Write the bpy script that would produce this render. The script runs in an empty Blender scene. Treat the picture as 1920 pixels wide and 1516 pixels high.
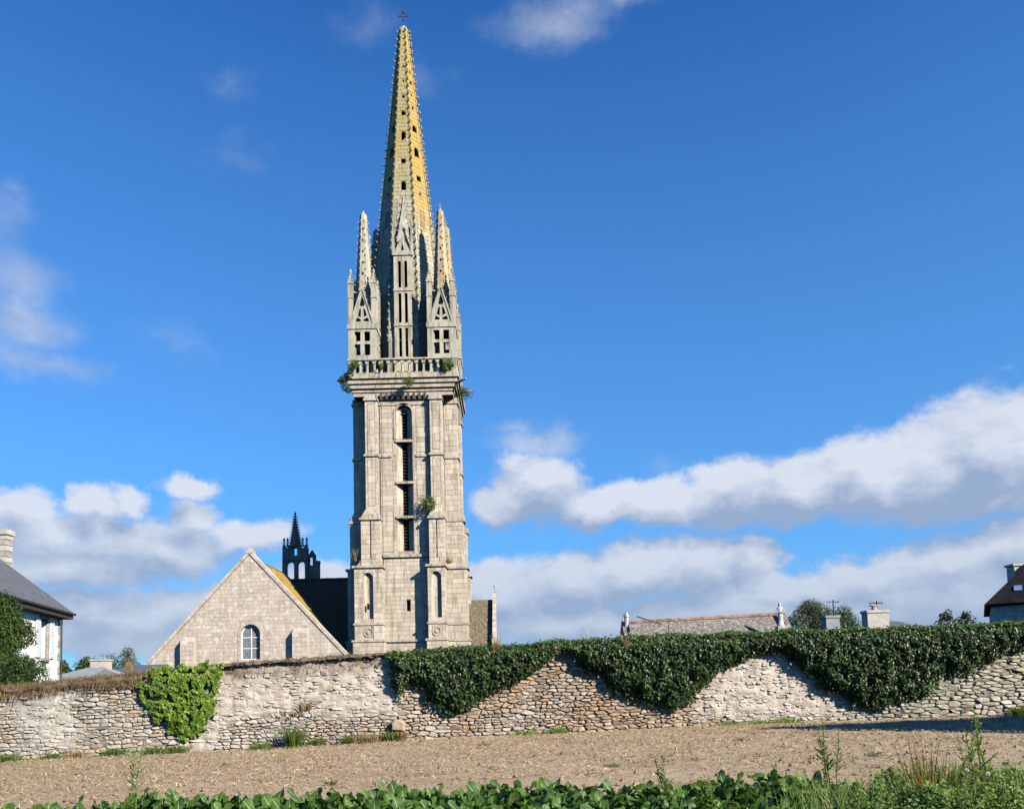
import bpy, bmesh, math, random
import numpy as np
from mathutils import Vector, Matrix
from mathutils.geometry import tessellate_polygon
from mathutils import noise as mnoise

random.seed(7)
nrng = np.random.default_rng(7)
rad = math.radians
S = bpy.context.scene
C = S.collection

# ------------------------------------------------------------------ camera
F = 1512.0                      # focal length in photo pixels (photo 1920 x 1516)
PPX, PPY = 960.0, 1179.0        # principal point (the photo is the upper part of a wider view)
PITCH, ROLL = rad(4.0), rad(-1.40)
CAMZ = 1.6
cam = bpy.data.cameras.new('camera')
cam_o = bpy.data.objects.new('camera', cam)
C.objects.link(cam_o)
RM = (Matrix.Rotation(math.pi / 2 + PITCH, 4, 'X') @ Matrix.Rotation(ROLL, 4, 'Z'))
cam_o.matrix_world = Matrix.Translation((0, 0, CAMZ)) @ RM
cam.sensor_fit = 'HORIZONTAL'
cam.sensor_width = 36
cam.lens = 36 * F / 1920
cam.shift_y = (PPY - 758) / 1920
cam.clip_start = .1
cam.clip_end = 9000
S.camera = cam_o
R3 = RM.to_3x3()


def ray(px, py):
    d = R3 @ Vector(((px - PPX) / F, (PPY - py) / F, -1))
    return d / d.y


def P(px, py, D):
    d = ray(px, py)
    return Vector((d.x * D, D, CAMZ + d.z * D))


def zat(px, py, D):
    return P(px, py, D).z


# ------------------------------------------------------------------ light
SUN_AZ, SUN_EL = rad(50), rad(28)     # behind the camera, to its right
to_sun = Vector((math.sin(SUN_AZ) * math.cos(SUN_EL), -math.cos(SUN_AZ) * math.cos(SUN_EL), math.sin(SUN_EL)))
sl = bpy.data.lights.new('sun', 'SUN')
sl.energy = 5.0
sl.angle = rad(.5)
sl.color = (1.0, .91, .78)
so = bpy.data.objects.new('sun', sl)
so.rotation_euler = to_sun.to_track_quat('Z', 'Y').to_euler()
so.location = (30, -30, 40)
C.objects.link(so)

S.render.engine = 'CYCLES'
S.view_settings.view_transform = 'Standard'
S.view_settings.look = 'None'
S.view_settings.gamma = 1
S.view_settings.use_curve_mapping = False
S.view_settings.exposure = 1.02
S.cycles.max_bounces = 5
S.cycles.diffuse_bounces = 0

# ------------------------------------------------------------------ node helper


class NG:
    def __init__(s, tree):
        s.t = tree
        s.n = tree.nodes
        s.l = tree.links

    def put(s, sock, v):
        if isinstance(v, bpy.types.NodeSocket):
            s.l.new(v, sock)
        elif v is not None:
            if sock.type == 'RGBA' and isinstance(v, (tuple, list)) and len(v) == 3:
                v = (*v, 1)
            sock.default_value = v

    def math(s, op, a, b=None, c=None, clamp=False):
        n = s.n.new('ShaderNodeMath')
        n.operation = op
        n.use_clamp = clamp
        for i, v in enumerate((a, b, c)):
            if v is not None:
                s.put(n.inputs[i], v)
        return n.outputs[0]

    def vec(s, op, a, b=None, c=None, out=0):
        n = s.n.new('ShaderNodeVectorMath')
        n.operation = op
        for i, v in enumerate((a, b, c)):
            if v is not None:
                s.put(n.inputs[i], v)
        return n.outputs['Value'] if op in ('LENGTH', 'DOT_PRODUCT', 'DISTANCE') else n.outputs[0]

    def noise(s, vec, scale=1, detail=4, rough=.55, dist=0, color=False):
        n = s.n.new('ShaderNodeTexNoise')
        s.put(n.inputs['Vector'], vec)
        n.inputs['Scale'].default_value = scale
        n.inputs['Detail'].default_value = detail
        n.inputs['Roughness'].default_value = rough
        n.inputs['Distortion'].default_value = dist
        return n.outputs[1 if color else 0]

    def ramp(s, v, lo, hi, a=0.0, b=1.0, smooth=True):
        n = s.n.new('ShaderNodeMapRange')
        if smooth:
            n.interpolation_type = 'SMOOTHSTEP'
        s.put(n.inputs[0], v)
        for i, x in enumerate((lo, hi, a, b)):
            s.put(n.inputs[i + 1], x)
        return n.outputs[0]

    def mix(s, f, a, b, blend='MIX'):
        n = s.n.new('ShaderNodeMix')
        n.data_type = 'RGBA'
        n.blend_type = blend
        s.put(n.inputs[0], f)
        s.put(n.inputs[6], a)
        s.put(n.inputs[7], b)
        return n.outputs[2]

    def scale(s, vec, v):
        n = s.n.new('ShaderNodeMapping')
        s.put(n.inputs[0], vec)
        n.inputs['Scale'].default_value = v
        return n.outputs[0]


# ------------------------------------------------------------------ world: sky and clouds
W = bpy.data.worlds.new('World')
S.world = W
W.use_nodes = True
wt = W.node_tree
wt.nodes.clear()
g = NG(wt)
sky = wt.nodes.new('ShaderNodeTexSky')
sky.sky_type = 'NISHITA'
sky.sun_disc = False
sky.sun_elevation = SUN_EL
sky.sun_rotation = math.pi - SUN_AZ
sky.air_density = 1.0
sky.dust_density = .15
sky.ozone_density = 2.2
sky.altitude = 50
tc = wt.nodes.new('ShaderNodeTexCoord')
gen = tc.outputs['Generated']
sx = wt.nodes.new('ShaderNodeSeparateXYZ')
wt.links.new(gen, sx.inputs[0])
az = g.math('ARCTAN2', sx.outputs[0], sx.outputs[1])
el = g.math('ARCSINE', sx.outputs[2])
cb = wt.nodes.new('ShaderNodeCombineXYZ')
wt.links.new(az, cb.inputs[0])
wt.links.new(el, cb.inputs[1])
ang = cb.outputs[0]
n1 = g.noise(g.scale(ang, (1, 1.25, 1)), 13, 6, .58, color=True)
n1 = g.vec('SUBTRACT', n1, (.5, .5, .5))
wrp = g.vec('MULTIPLY_ADD', n1, (.085, .06, 0), ang)
BLOBS = [  # photo position and radii (pixels), density
    (1850, 850, 190, 130, 1.2), (1950, 850, 150, 130, 1.2), (1745, 880, 170, 104, 1.15), (1630, 898, 170, 92, 1.1), (1500, 918, 160, 76, 1.1),
    (1370, 925, 140, 76, 1.1), (1240, 935, 130, 62, 1.05), (1120, 945, 130, 52, 1.0), (1010, 912, 105, 84, 1.1), (960, 948, 90, 46, 1.0),
    (1740, 928, 260, 44, .85), (2100, 880, 240, 130, 1.1),
    (930, 1110, 180, 66, 1), (1070, 1090, 170, 74, 1), (1190, 1070, 140, 74, 1), (1310, 1068, 150, 76, 1), (1405, 1045, 70, 50, .9), (1480, 1110, 220, 62, 1),
    (1650, 1085, 190, 58, .95), (1810, 1040, 200, 52, 1.0), (1930, 1025, 190, 62, 1.05), (1780, 1110, 380, 66, .95), (1450, 1150, 560, 56, .9), (1080, 1170, 320, 56, .9), (2000, 1160, 500, 60, .9),
    (50, 955, 95, 50, 0.78), (175, 945, 66, 44, .85), (238, 935, 50, 38, .75), (355, 905, 80, 26, .7), (365, 960, 80, 38, .85),
    (120, 1010, 220, 66, 0.86), (310, 1022, 180, 68, 0.82), (90, 1068, 280, 50, .95), (470, 1000, 120, 38, .8), (200, 1152, 290, 58, 0.74), (400, 1130, 180, 50, .85),
    (600, 1075, 110, 40, .9), (60, 1200, 520, 46, .8),
]
FAINT = [(30, 530, 140, 80, 1.0), (50, 605, 130, 62, 1.5), (70, 682, 190, 46, 1.0), (-20, 430, 120, 90, .8), (-160, 560, 220, 140, 1.4), (10, 360, 80, 50, .5),
    (1050, 40, 170, 80, 1.0), (1170, 10, 120, 46, .9), (425, 155, 80, 46, .45), (790, 140, 90, 60, .40), (1010, 826, 105, 38, 1.5), (960, 800, 60, 24, 1.0), (700, 30, 90, 80, .3),
    (330, 630, 120, 50, .3), (1240, 860, 60, 30, .5), (440, 300, 90, 40, .25)]


def density(p, blobs, rest=True):
    acc = None
    for (bx, by, rx, ry, k) in blobs:
        d = ray(bx, by).normalized()
        a0, e0 = math.atan2(d.x, d.y), math.asin(d.z)
        ca = math.cos(e0) * abs(math.cos(a0))
        sxx = F / rx * (1 / max(.5, math.cos(a0) ** 2)) * .93
        syy = F / ry * (1 / max(.6, math.cos(e0) ** 2)) * .97
        v = g.vec('MULTIPLY_ADD', p, (sxx, syy, 0), (-a0 * sxx, -e0 * syy, 0))
        q = g.math('MULTIPLY_ADD', g.vec('LENGTH', v), -k, k)
        acc = q if acc is None else g.math('SMOOTH_MAX', acc, q, .12)
    if not rest:
        return acc
    # the rest of the sky: scattered cumulus low round the whole horizon
    far = g.noise(g.scale(p, (1.2, 4.2, 1)), 2.3, 5, .55)
    side = g.ramp(g.math('ABSOLUTE', az), .72, 1.1, 0, 1)
    low = g.ramp(el, .05, .7, .56, .68)
    f2 = g.math('MULTIPLY', g.math('SUBTRACT', far, low), g.math('MULTIPLY', side, 5))
    f2 = g.math('MINIMUM', f2, g.math('SUBTRACT', side, .2))
    return g.math('MAXIMUM', acc, f2)


d1 = density(wrp, BLOBS)
wrp2 = g.vec('ADD', wrp, (.012, .030, 0))
d2 = density(wrp2, BLOBS)
fine = g.noise(g.scale(ang, (1, 1.5, 1)), 30, 8, .64)
fine0 = g.math('SUBTRACT', fine, .5)
dd = g.math('MULTIPLY_ADD', fine0, .52, d1)
mask = g.ramp(dd, .0, .42)
mask = g.math('MULTIPLY', mask, .93)
df = density(wrp, FAINT, False)
wisp = g.noise(g.scale(ang, (1, 2.0, 1)), 11, 6, .62)
maskf = g.math('MULTIPLY', g.ramp(g.math('MULTIPLY_ADD', g.math('SUBTRACT', wisp, .5), 1.1, df), .0, 1.25), .62)
mask = g.math('MAXIMUM', mask, maskf)
soft = g.noise(g.scale(ang, (1, 2.0, 1)), 8, 5, .6)
lit = g.math('MULTIPLY_ADD', g.math('SUBTRACT', d1, d2), 1.15, g.math('MULTIPLY_ADD', fine0, .95, .47))
lit = g.math('MULTIPLY_ADD', g.math('SUBTRACT', soft, .5), 1.7, lit)
high = g.ramp(el, .02, .24, .50, 1.0)
lit = g.math('MULTIPLY', g.ramp(lit, .05, 1.05, smooth=False), high)
ccol = g.mix(lit, (3.2, 4.15, 5.9), (7.4, 7.8, 8.7))
hs = wt.nodes.new('ShaderNodeHueSaturation')
hs.inputs['Saturation'].default_value = 1.25
hs.inputs['Value'].default_value = 1.0
wt.links.new(sky.outputs[0], hs.inputs['Color'])
skyc = g.mix(1.0, hs.outputs[0], (.54, 1.19, 1.82), 'MULTIPLY')
gr = g.ramp(el, .0, .80, .68, 0.0, smooth=False)
skyc = g.mix(gr, skyc, (1.75, 4.6, 9.0))
final = g.mix(mask, skyc, ccol)
bg = wt.nodes.new('ShaderNodeBackground')
bg.inputs['Strength'].default_value = .050
wt.links.new(final, bg.inputs[0])
wo = wt.nodes.new('ShaderNodeOutputWorld')
wt.links.new(bg.outputs[0], wo.inputs[0])

# ------------------------------------------------------------------ materials


def newmat(name):
    m = bpy.data.materials.new(name)
    m.use_nodes = True
    t = m.node_tree
    t.nodes.clear()
    h = NG(t)
    b = t.nodes.new('ShaderNodeBsdfPrincipled')
    o = t.nodes.new('ShaderNodeOutputMaterial')
    t.links.new(b.outputs[0], o.inputs[0])
    b.inputs['Roughness'].default_value = .9
    b.inputs['Specular IOR Level'].default_value = .25
    geo = t.nodes.new('ShaderNodeNewGeometry')
    return m, h, b, geo


def bump(h, b, hgt, strength=.5, dist=.05):
    n = h.n.new('ShaderNodeBump')
    n.inputs['Strength'].default_value = strength
    n.inputs['Distance'].default_value = dist
    h.put(n.inputs['Height'], hgt)
    h.l.new(n.outputs[0], b.inputs['Normal'])


def attr(h, name):
    n = h.n.new('ShaderNodeAttribute')
    n.attribute_name = name
    return n


def stone_mat(name, base, alt, dark, use_col=False, lichen=0.0, lichen_col=(.46, .33, .06), top_lichen=False, green=0.0,
              stain=.55, bs=.5, soot=.35, scale=1.0, patches=0.0, lscale=1.5, gain=.90):
    m, h, b, geo = newmat(name)
    pos = geo.outputs['Position']
    n_big = h.noise(pos, .9 * scale, 5, .6)
    n_mid = h.noise(pos, 5 * scale, 5, .65)
    n_fine = h.noise(pos, 38, 4, .7)
    streak = h.noise(h.scale(pos, (2.2, 2.2, .22)), 1.6 * scale, 6, .62)
    if use_col:
        a = attr(h, 'col')
        col = h.mix(h.ramp(n_mid, .35, .7, 0, .45), a.outputs['Color'], alt)
    else:
        col = h.mix(h.ramp(n_big, .35, .65), base, alt)
    if patches:
        pn = h.noise(pos, 2.2, 6, .7)
        col = h.mix(h.math('MULTIPLY', h.ramp(pn, .53, .60), patches), col, (.66, .62, .56))
    col = h.mix(h.math('MULTIPLY', h.ramp(streak, .47, .66), stain), col, dark)
    col = h.mix(h.math('MULTIPLY', h.ramp(n_fine, .56, .75), soot), col, dark)
    if lichen or top_lichen:
        ln = h.noise(pos, lscale, 7, .68)
        if top_lichen:
            sp = h.n.new('ShaderNodeSeparateXYZ')
            h.l.new(geo.outputs['Position'], sp.inputs[0])
            sn = h.n.new('ShaderNodeSeparateXYZ')
            h.l.new(geo.outputs['Normal'], sn.inputs[0])
            zz = h.ramp(sp.outputs[2], zat(756, 520, 77.5), zat(756, 300, 77.5), -.15, .12)
            fx = h.math('MULTIPLY', h.math('ABSOLUTE', sn.outputs[0]), 0.0)
            fx = h.ramp(sn.outputs[0], .1, .6, 0, .13)
            ln2 = h.math('ADD', h.math('ADD', ln, zz), fx)
            lm = h.ramp(ln2, .50, .62)
            lcol = h.mix(h.ramp(h.math('ADD', n_mid, fx), .45, .62), (.31, .30, .13), lichen_col)
            col = h.mix(h.math('MULTIPLY', lm, .88), col, lcol)
        else:
            lm = h.ramp(ln, .62 - lichen * .2, .70 - lichen * .2)
            col = h.mix(h.math('MULTIPLY', lm, .8), col, lichen_col)
    if green:
        gn = h.noise(pos, .6, 5, .6)
        col = h.mix(h.math('MULTIPLY', h.ramp(gn, .48, .65), green), col, (.22, .25, .15))
    col = h.mix(1.0, col, (gain, gain, gain), 'MULTIPLY')
    h.put(b.inputs['Base Color'], col)
    hh = h.math('ADD', h.math('MULTIPLY', n_mid, .6), h.math('MULTIPLY', n_fine, .4))
    bump(h, b, hh, bs, .06)
    return m


M = {}
M['tower'] = stone_mat('tower_granite', (.42, .36, .29), (.48, .42, .35), (.17, .14, .10), use_col=True, lichen=.12,
                       lichen_col=(.34, .25, .12), green=.10, stain=.5)
M['tower_body'] = stone_mat('tower_joint', (.36, .30, .23), (.42, .355, .28), (.10, .085, .06), stain=.6)
M['tower_trim'] = stone_mat('tower_moulding', (.42, .36, .29), (.48, .42, .34), (.14, .115, .085), lichen=.35,
                            lichen_col=(.32, .24, .11), green=.2, stain=.7)
M['spire'] = stone_mat('spire_granite', (.40, .38, .33), (.46, .44, .38), (.13, .12, .10), use_col=True, top_lichen=True, lscale=2.6, stain=.7, green=.35, lichen_col=(.45, .255, .035))
M['spire_trim'] = stone_mat('pinnacle_granite', (.38, .36, .29), (.45, .425, .34), (.12, .11, .085), lichen=.22, green=.4, lichen_col=(.36, .24, .08), stain=.65)
M['spire_body'] = stone_mat('spire_joint', (.22, .21, .17), (.30, .28, .22), (.08, .075, .06), top_lichen=True, lichen_col=(.34, .23, .05))
M['crocket'] = stone_mat('crocket_granite', (.26, .25, .18), (.33, .31, .22), (.09, .085, .06), top_lichen=True, lichen_col=(.32, .22, .05), stain=.6)
M['gable'] = stone_mat('gable_granite', (.40, .35, .30), (.50, .45, .40), (.20, .165, .13), use_col=True, stain=.28, patches=.65, lichen=.1, lichen_col=(.30, .28, .16))
M['gable_body'] = stone_mat('gable_mortar', (.40, .355, .305), (.47, .43, .37), (.16, .13, .10), stain=.4, patches=.5)
M['rubble'] = stone_mat('rubble_stone', (.4, .35, .3), (.50, .46, .39), (.13, .095, .07), use_col=True, stain=.22, soot=.4, bs=.8)
M['mortar'] = stone_mat('lime_mortar', (.40, .36, .30), (.34, .28, .21), (.15, .11, .08), use_col=True, stain=.4, bs=1.0, soot=.6)
M['shaded_stone'] = stone_mat('shaded_bellcote_granite', (.17, .16, .14), (.22, .20, .17), (.07, .065, .055), stain=.6)  # granite darkened: the tower's shadow on the bellcote is put into its colour
M['house_stone'] = stone_mat('grey_house_stone', (.30, .29, .27), (.36, .35, .32), (.16, .15, .13), use_col=True, stain=.2)
M['roof_nave'] = stone_mat('mossy_slate', (.07, .06, .042), (.10, .075, .045), (.03, .024, .018), lichen=.5, lichen_col=(.10, .065, .02), bs=.8, scale=2, lscale=3)
M['roof_lichen'] = stone_mat('lichened_slate', (.16, .12, .06), (.22, .15, .05), (.07, .055, .035), lichen=1.0, lichen_col=(.42, .26, .05), bs=.8, scale=3)
M['roof_porch'] = stone_mat('speckled_slate', (.10, .10, .085), (.13, .12, .10), (.05, .045, .04), lichen=.6, lichen_col=(.34, .22, .07), bs=.8, scale=3, lscale=5)
M['roof_long'] = stone_mat('weathered_slate', (.12, .11, .10), (.17, .155, .14), (.05, .04, .035), lichen=.6, lichen_col=(.36, .33, .29), scale=4, lscale=5, soot=.8)


def plain(name, col, rough=.7, spec=.3, var=.15, vs=3.0, metal=0, trans=0):
    m, h, b, geo = newmat(name)
    n = h.noise(geo.outputs['Position'], vs, 5, .6)
    dk = tuple(c * (1 - var * 1.6) for c in col)
    lt = tuple(min(1, c * (1 + var)) for c in col)
    h.put(b.inputs['Base Color'], h.mix(h.ramp(n, .3, .7), dk, lt))
    b.inputs['Roughness'].default_value = rough
    b.inputs['Specular IOR Level'].default_value = spec
    b.inputs['Metallic'].default_value = metal
    bump(h, b, h.noise(geo.outputs['Position'], vs * 8, 3), .15, .02)
    return m


def leafmat(name, c1, c2, rough=.45, spec=.5, trans=.35, vs=.8, rib=False, objvar=False, dry=0.0):
    m, h, b, geo = newmat(name)
    t = m.node_tree
    a = attr(h, 'tint')
    n = h.noise(geo.outputs['Position'], vs, 3)
    f = h.math('ADD', h.math('MULTIPLY', a.outputs['Fac'], .7), h.math('MULTIPLY', h.math('SUBTRACT', n, .35), 1.0), clamp=True)
    if objvar:
        oi = h.n.new('ShaderNodeObjectInfo')
        f = h.math('ADD', h.math('MULTIPLY', f, .4), h.math('MULTIPLY', oi.outputs['Random'], .6), clamp=True)
    col = h.mix(f, c1, c2)
    if rib:
        r = attr(h, 'rib')
        nn = h.noise(h.n.new('ShaderNodeTexCoord').outputs['Object'], 28, 3)
        col = h.mix(h.ramp(nn, .35, .7, 0, .35), col, c1)
        col = h.mix(h.ramp(r.outputs['Fac'], .75, 1.0, 0, .8), col, (.36, .44, .2))
        bump(h, b, nn, .35, .02)
    if dry:
        dn = h.noise(geo.outputs['Position'], 6.0, 3)
        col = h.mix(h.math('MULTIPLY', h.ramp(dn, .58, .66), dry), col, (.28, .22, .08))
    h.put(b.inputs['Base Color'], col)
    b.inputs['Roughness'].default_value = rough
    b.inputs['Specular IOR Level'].default_value = spec
    tr = t.nodes.new('ShaderNodeBsdfTranslucent')
    h.put(tr.inputs[0], h.mix(.5, col, (c2[0] * 1.4, c2[1] * 1.5, c2[2] * .6)))
    mx = t.nodes.new('ShaderNodeMixShader')
    mx.inputs[0].default_value = trans
    out = [x for x in t.nodes if x.type == 'OUTPUT_MATERIAL'][0]
    t.links.new(b.outputs[0], mx.inputs[1])
    t.links.new(tr.outputs[0], mx.inputs[2])
    t.links.new(mx.outputs[0], out.inputs[0])
    return m


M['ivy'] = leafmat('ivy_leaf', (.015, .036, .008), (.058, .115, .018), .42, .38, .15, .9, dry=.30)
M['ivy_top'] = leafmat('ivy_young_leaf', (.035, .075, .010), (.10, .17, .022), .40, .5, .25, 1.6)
M['ivy_body'] = plain('ivy_dark_backing', (.012, .017, .009), .9, .1)  # near black backing, shade between the ivy leaves put into its colour
M['creeper'] = leafmat('creeper_leaf', (.09, .18, .02), (.40, .50, .06), .45, .4, .35, 1.2)
M['creeper_body'] = plain('creeper_twigs', (.05, .06, .02), .9, .1)
M['tree'] = leafmat('tree_leaf', (.018, .04, .010), (.06, .10, .02), .5, .3, .25, .5)
M['tree_pale'] = leafmat('pale_tree_leaf', (.05, .07, .03), (.15, .18, .09), .5, .3, .25, .5)
M['conifer'] = leafmat('conifer_leaf', (.02, .045, .012), (.09, .14, .025), .6, .2, .2, .6)
M['bark'] = plain('bark', (.10, .08, .06), .9, .1)
M['crop'] = leafmat('crop_leaf', (.028, .075, .012), (.12, .21, .035), .55, .32, .25, .5, rib=True, objvar=True)
M['weed'] = leafmat('weed_leaf', (.10, .18, .03), (.30, .40, .10), .5, .3, .4, 2.0)
M['weed_dark'] = leafmat('dark_weed_leaf', (.05, .10, .02), (.17, .26, .06), .5, .3, .3, 2.0, dry=.6)
M['dry'] = leafmat('dry_grass_blade', (.22, .15, .07), (.42, .32, .17), .7, .2, .3, 3.0)
M['brown'] = leafmat('brown_moss_blade', (.10, .06, .035), (.26, .18, .10), .8, .1, .2, 3.0)
M['red'] = leafmat('russet_dock_blade', (.14, .06, .02), (.26, .20, .06), .7, .2, .3, 3.0)
M['straw'] = leafmat('straw_piece', (.22, .15, .085), (.62, .50, .32), .7, .2, .1, 3.0)
M['fluff'] = plain('thistle_fluff', (.75, .75, .74), .9, .1)
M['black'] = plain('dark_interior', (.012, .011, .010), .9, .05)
M['louvre'] = plain('slate_louvre', (.035, .03, .028), .8, .2)
M['iron'] = plain('wrought_iron', (.04, .045, .05), .6, .3)
M['white'] = plain('white_render', (.80, .80, .77), .8, .2, .05)
M['white_paint'] = plain('white_paint', (.78, .80, .78), .5, .4, .04)
M['shutter'] = plain('pale_blue_shutter', (.55, .62, .64), .6, .3, .05)
M['quoin'] = plain('grey_quoin', (.33, .31, .26), .9, .2, .2)
M['slate'] = stone_mat('blue_slate', (.085, .095, .11), (.12, .13, .15), (.05, .055, .065), stain=.3, scale=3, bs=.4)
M['slate_dark'] = plain('dark_slate', (.013, .013, .016), .85, .1, .3, 2)
M['fascia'] = plain('dark_fascia', (.05, .045, .045), .7, .2)
M['ridge'] = plain('terracotta_ridge', (.27, .17, .125), .8, .2, .3, 3)
M['glass'] = plain('leaded_glass', (.04, .05, .06), .15, .6, .2)
M['lead'] = plain('lead_came', (.30, .32, .33), .6, .4)
M['soil_clod'] = plain('soil_clod', (.22, .155, .10), .95, .1, .25)
M['moss'] = stone_mat('dry_moss', (.13, .085, .055), (.22, .17, .11), (.06, .045, .03), stain=.3, bs=1, scale=4)
M['statue'] = stone_mat('pale_statue_stone', (.42, .42, .40), (.5, .5, .47), (.2, .19, .17))
M['sky_glass'] = plain('skylight_glass', (.14, .22, .34), .1, .8, .1)
M['concrete'] = plain('pale_concrete', (.40, .375, .33), .9, .2, .1)
M['grey_conc'] = plain('grey_render', (.24, .26, .27), .9, .2, .1)

# ground material
m, h, b, geo = newmat('stubble_soil')
pos = geo.outputs['Position']
na = h.noise(pos, .35, 5, .6)
nb = h.noise(pos, 6, 6, .7)
nc = h.noise(pos, 45, 4, .75)
col = h.mix(h.ramp(na, .35, .65), (.53, .41, .255), (.45, .34, .21))
col = h.mix(h.ramp(nb, .48, .68, 0, .65), col, (.26, .185, .115))
nr1 = h.noise(h.scale(pos, (.25, 1.6, 1)), 1.3, 6, .65)
col = h.mix(h.ramp(nr1, .45, .68, 0, .6), col, (.30, .205, .13))
col = h.mix(h.ramp(nc, .5, .75, 0, .7), col, (.58, .46, .31))
spx = h.n.new('ShaderNodeSeparateXYZ')
h.l.new(pos, spx.inputs[0])
gl = h.math('MULTIPLY', h.ramp(spx.outputs[0], -5, -16, 0, .5), h.ramp(h.noise(pos, .8, 4), .3, .6))
col = h.mix(gl, col, (.24, .24, .12))
gg = h.ramp(spx.outputs[1], 26, 34)
col = h.mix(gg, col, (.09, .11, .045))
h.put(b.inputs['Base Color'], col)
bump(h, b, h.math('ADD', nb, nc), .9, .06)
M['soil'] = m

# ------------------------------------------------------------------ mesh helper


def tag(o, label=None, cat=None, group=None, kind=None):
    if label: o['label'] = label
    if cat: o['category'] = cat
    if group: o['group'] = group
    if kind: o['kind'] = kind
    return o


def empty(name, loc, label, cat, group=None):
    o = bpy.data.objects.new(name, None)
    o.empty_display_size = .3
    o.location = loc
    C.objects.link(o)
    return tag(o, label, cat, group)


def base_of(parent):
    v = Vector((0, 0, 0))
    p = parent
    while p is not None:
        v += p.location
        p = p.parent
    return v


def link(name, me, parent=None, mat=None, loc=None):
    if mat is not None and len(me.materials) == 0:
        for mm in (mat if isinstance(mat, (list, tuple)) else [mat]):
            me.materials.append(mm)
    o = bpy.data.objects.new(name, me)
    C.objects.link(o)
    if parent is not None:
        o.parent = parent
    if loc is not None:
        o.location = loc
    return o


class MB:
    def __init__(s):
        s.v, s.f, s.c, s.m = [], [], [], []

    def add(s, vs, fs, col=None, mi=0):
        k = len(s.v)
        s.v.extend([tuple(v) for v in vs])
        for f in fs:
            s.f.append(tuple(i + k for i in f))
            s.c.append(col)
            s.m.append(mi)

    def box(s, x0, x1, y0, y1, z0, z1, col=None, fr=None, mi=0):
        p = [(x0, y0, z0), (x1, y0, z0), (x1, y1, z0), (x0, y1, z0), (x0, y0, z1), (x1, y0, z1), (x1, y1, z1), (x0, y1, z1)]
        if fr: p = [fr(*q) for q in p]
        s.add(p, [(0, 3, 2, 1), (4, 5, 6, 7), (0, 1, 5, 4), (1, 2, 6, 5), (2, 3, 7, 6), (3, 0, 4, 7)], col, mi)

    def frustum(s, c0, c1, r0, r1, n=8, col=None, rot=0, capb=True, capt=True, fr=None):
        # c0,c1 points; ring in plane perpendicular to axis
        c0, c1 = Vector(c0), Vector(c1)
        ax = (c1 - c0)
        if ax.length < 1e-6: return
        ax.normalize()
        a = Vector((1, 0, 0)) if abs(ax.x) < .9 else Vector((0, 1, 0))
        u = (a - ax * a.dot(ax)).normalized()
        w = ax.cross(u)
        vs = []
        for c, r in ((c0, r0), (c1, r1)):
            for i in range(n):
                t = rot + 2 * math.pi * i / n
                vs.append(c + (u * math.cos(t) + w * math.sin(t)) * r)
        fs = [(i, (i + 1) % n, n + (i + 1) % n, n + i) for i in range(n)]
        if capb: fs.append(tuple(reversed(range(n))))
        if capt: fs.append(tuple(range(n, 2 * n)))
        if fr: vs = [fr(*v) for v in vs]
        s.add(vs, fs, col)

    def tube(s, pts, r0, r1=None, n=5, col=None):
        r1 = r0 if r1 is None else r1
        k = len(pts) - 1
        for i in range(k):
            a = r0 + (r1 - r0) * i / k
            b2 = r0 + (r1 - r0) * (i + 1) / k
            s.frustum(pts[i], pts[i + 1], a, b2, n, col)

    def prism(s, poly, fr, d0, d1, holes=(), col=None, mi=0):
        """poly / holes are 2D (u,v); fr(u,v,n) gives the point; solid from n=d1 (front) to d0 (back)"""
        def ccw(pl):
            a = sum(pl[i][0] * pl[(i + 1) % len(pl)][1] - pl[(i + 1) % len(pl)][0] * pl[i][1] for i in range(len(pl)))
            return a > 0
        poly = list(poly) if ccw(poly) else list(reversed(poly))
        hs = [list(q) if not ccw(q) else list(reversed(q)) for q in holes]
        loops = [poly] + hs
        flat = [q for lp in loops for q in lp]
        tris = tessellate_polygon([[Vector((a, b_, 0)) for a, b_ in lp] for lp in loops])
        n = len(flat)
        vs = [fr(a, b_, d1) for a, b_ in flat] + [fr(a, b_, d0) for a, b_ in flat]
        fs = []
        for t in tris:
            p = [flat[i] for i in t]
            a = (p[1][0] - p[0][0]) * (p[2][1] - p[0][1]) - (p[2][0] - p[0][0]) * (p[1][1] - p[0][1])
            if a < 0: t = (t[0], t[2], t[1])
            fs.append(tuple(t))
            fs.append((t[0] + n, t[2] + n, t[1] + n))
        k = 0
        for lp in loops:
            L = len(lp)
            for i in range(L):
                j = (i + 1) % L
                fs.append((k + i, k + i + n, k + j + n, k + j))
            k += L
        s.add(vs, fs, col, mi)

    def mesh(s, name, off=Vector((0, 0, 0)), smooth=False):
        me = bpy.data.meshes.new(name)
        me.from_pydata([(a - off.x, b_ - off.y, c - off.z) for a, b_, c in s.v], [], s.f)
        if any(c is not None for c in s.c):
            at = me.attributes.new('col', 'FLOAT_COLOR', 'FACE')
            arr = np.ones((len(s.f), 4), dtype=np.float32)
            for i, c in enumerate(s.c):
                if c is not None: arr[i, :3] = c
            at.data.foreach_set('color', arr.ravel())
        if any(s.m):
            me.polygons.foreach_set('material_index', s.m)
        if smooth:
            me.shade_smooth()
        me.update()
        return me

    def build(s, name, mat, parent=None, smooth=False, loc=None):
        off = base_of(parent) if parent is not None else Vector((0, 0, 0))
        if loc is not None: off = off + (Vector(loc) - off)
        me = s.mesh(name, off, smooth)
        o = link(name, me, parent, mat)
        if loc is not None:
            o.location = Vector(loc) - (base_of(parent) if parent is not None else Vector((0, 0, 0)))
        return o


def frame(O, U, V, N):
    O, U, V, N = Vector(O), Vector(U), Vector(V), Vector(N)
    return lambda a, b_, c=0.0: O + U * a + V * b_ + N * c


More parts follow.
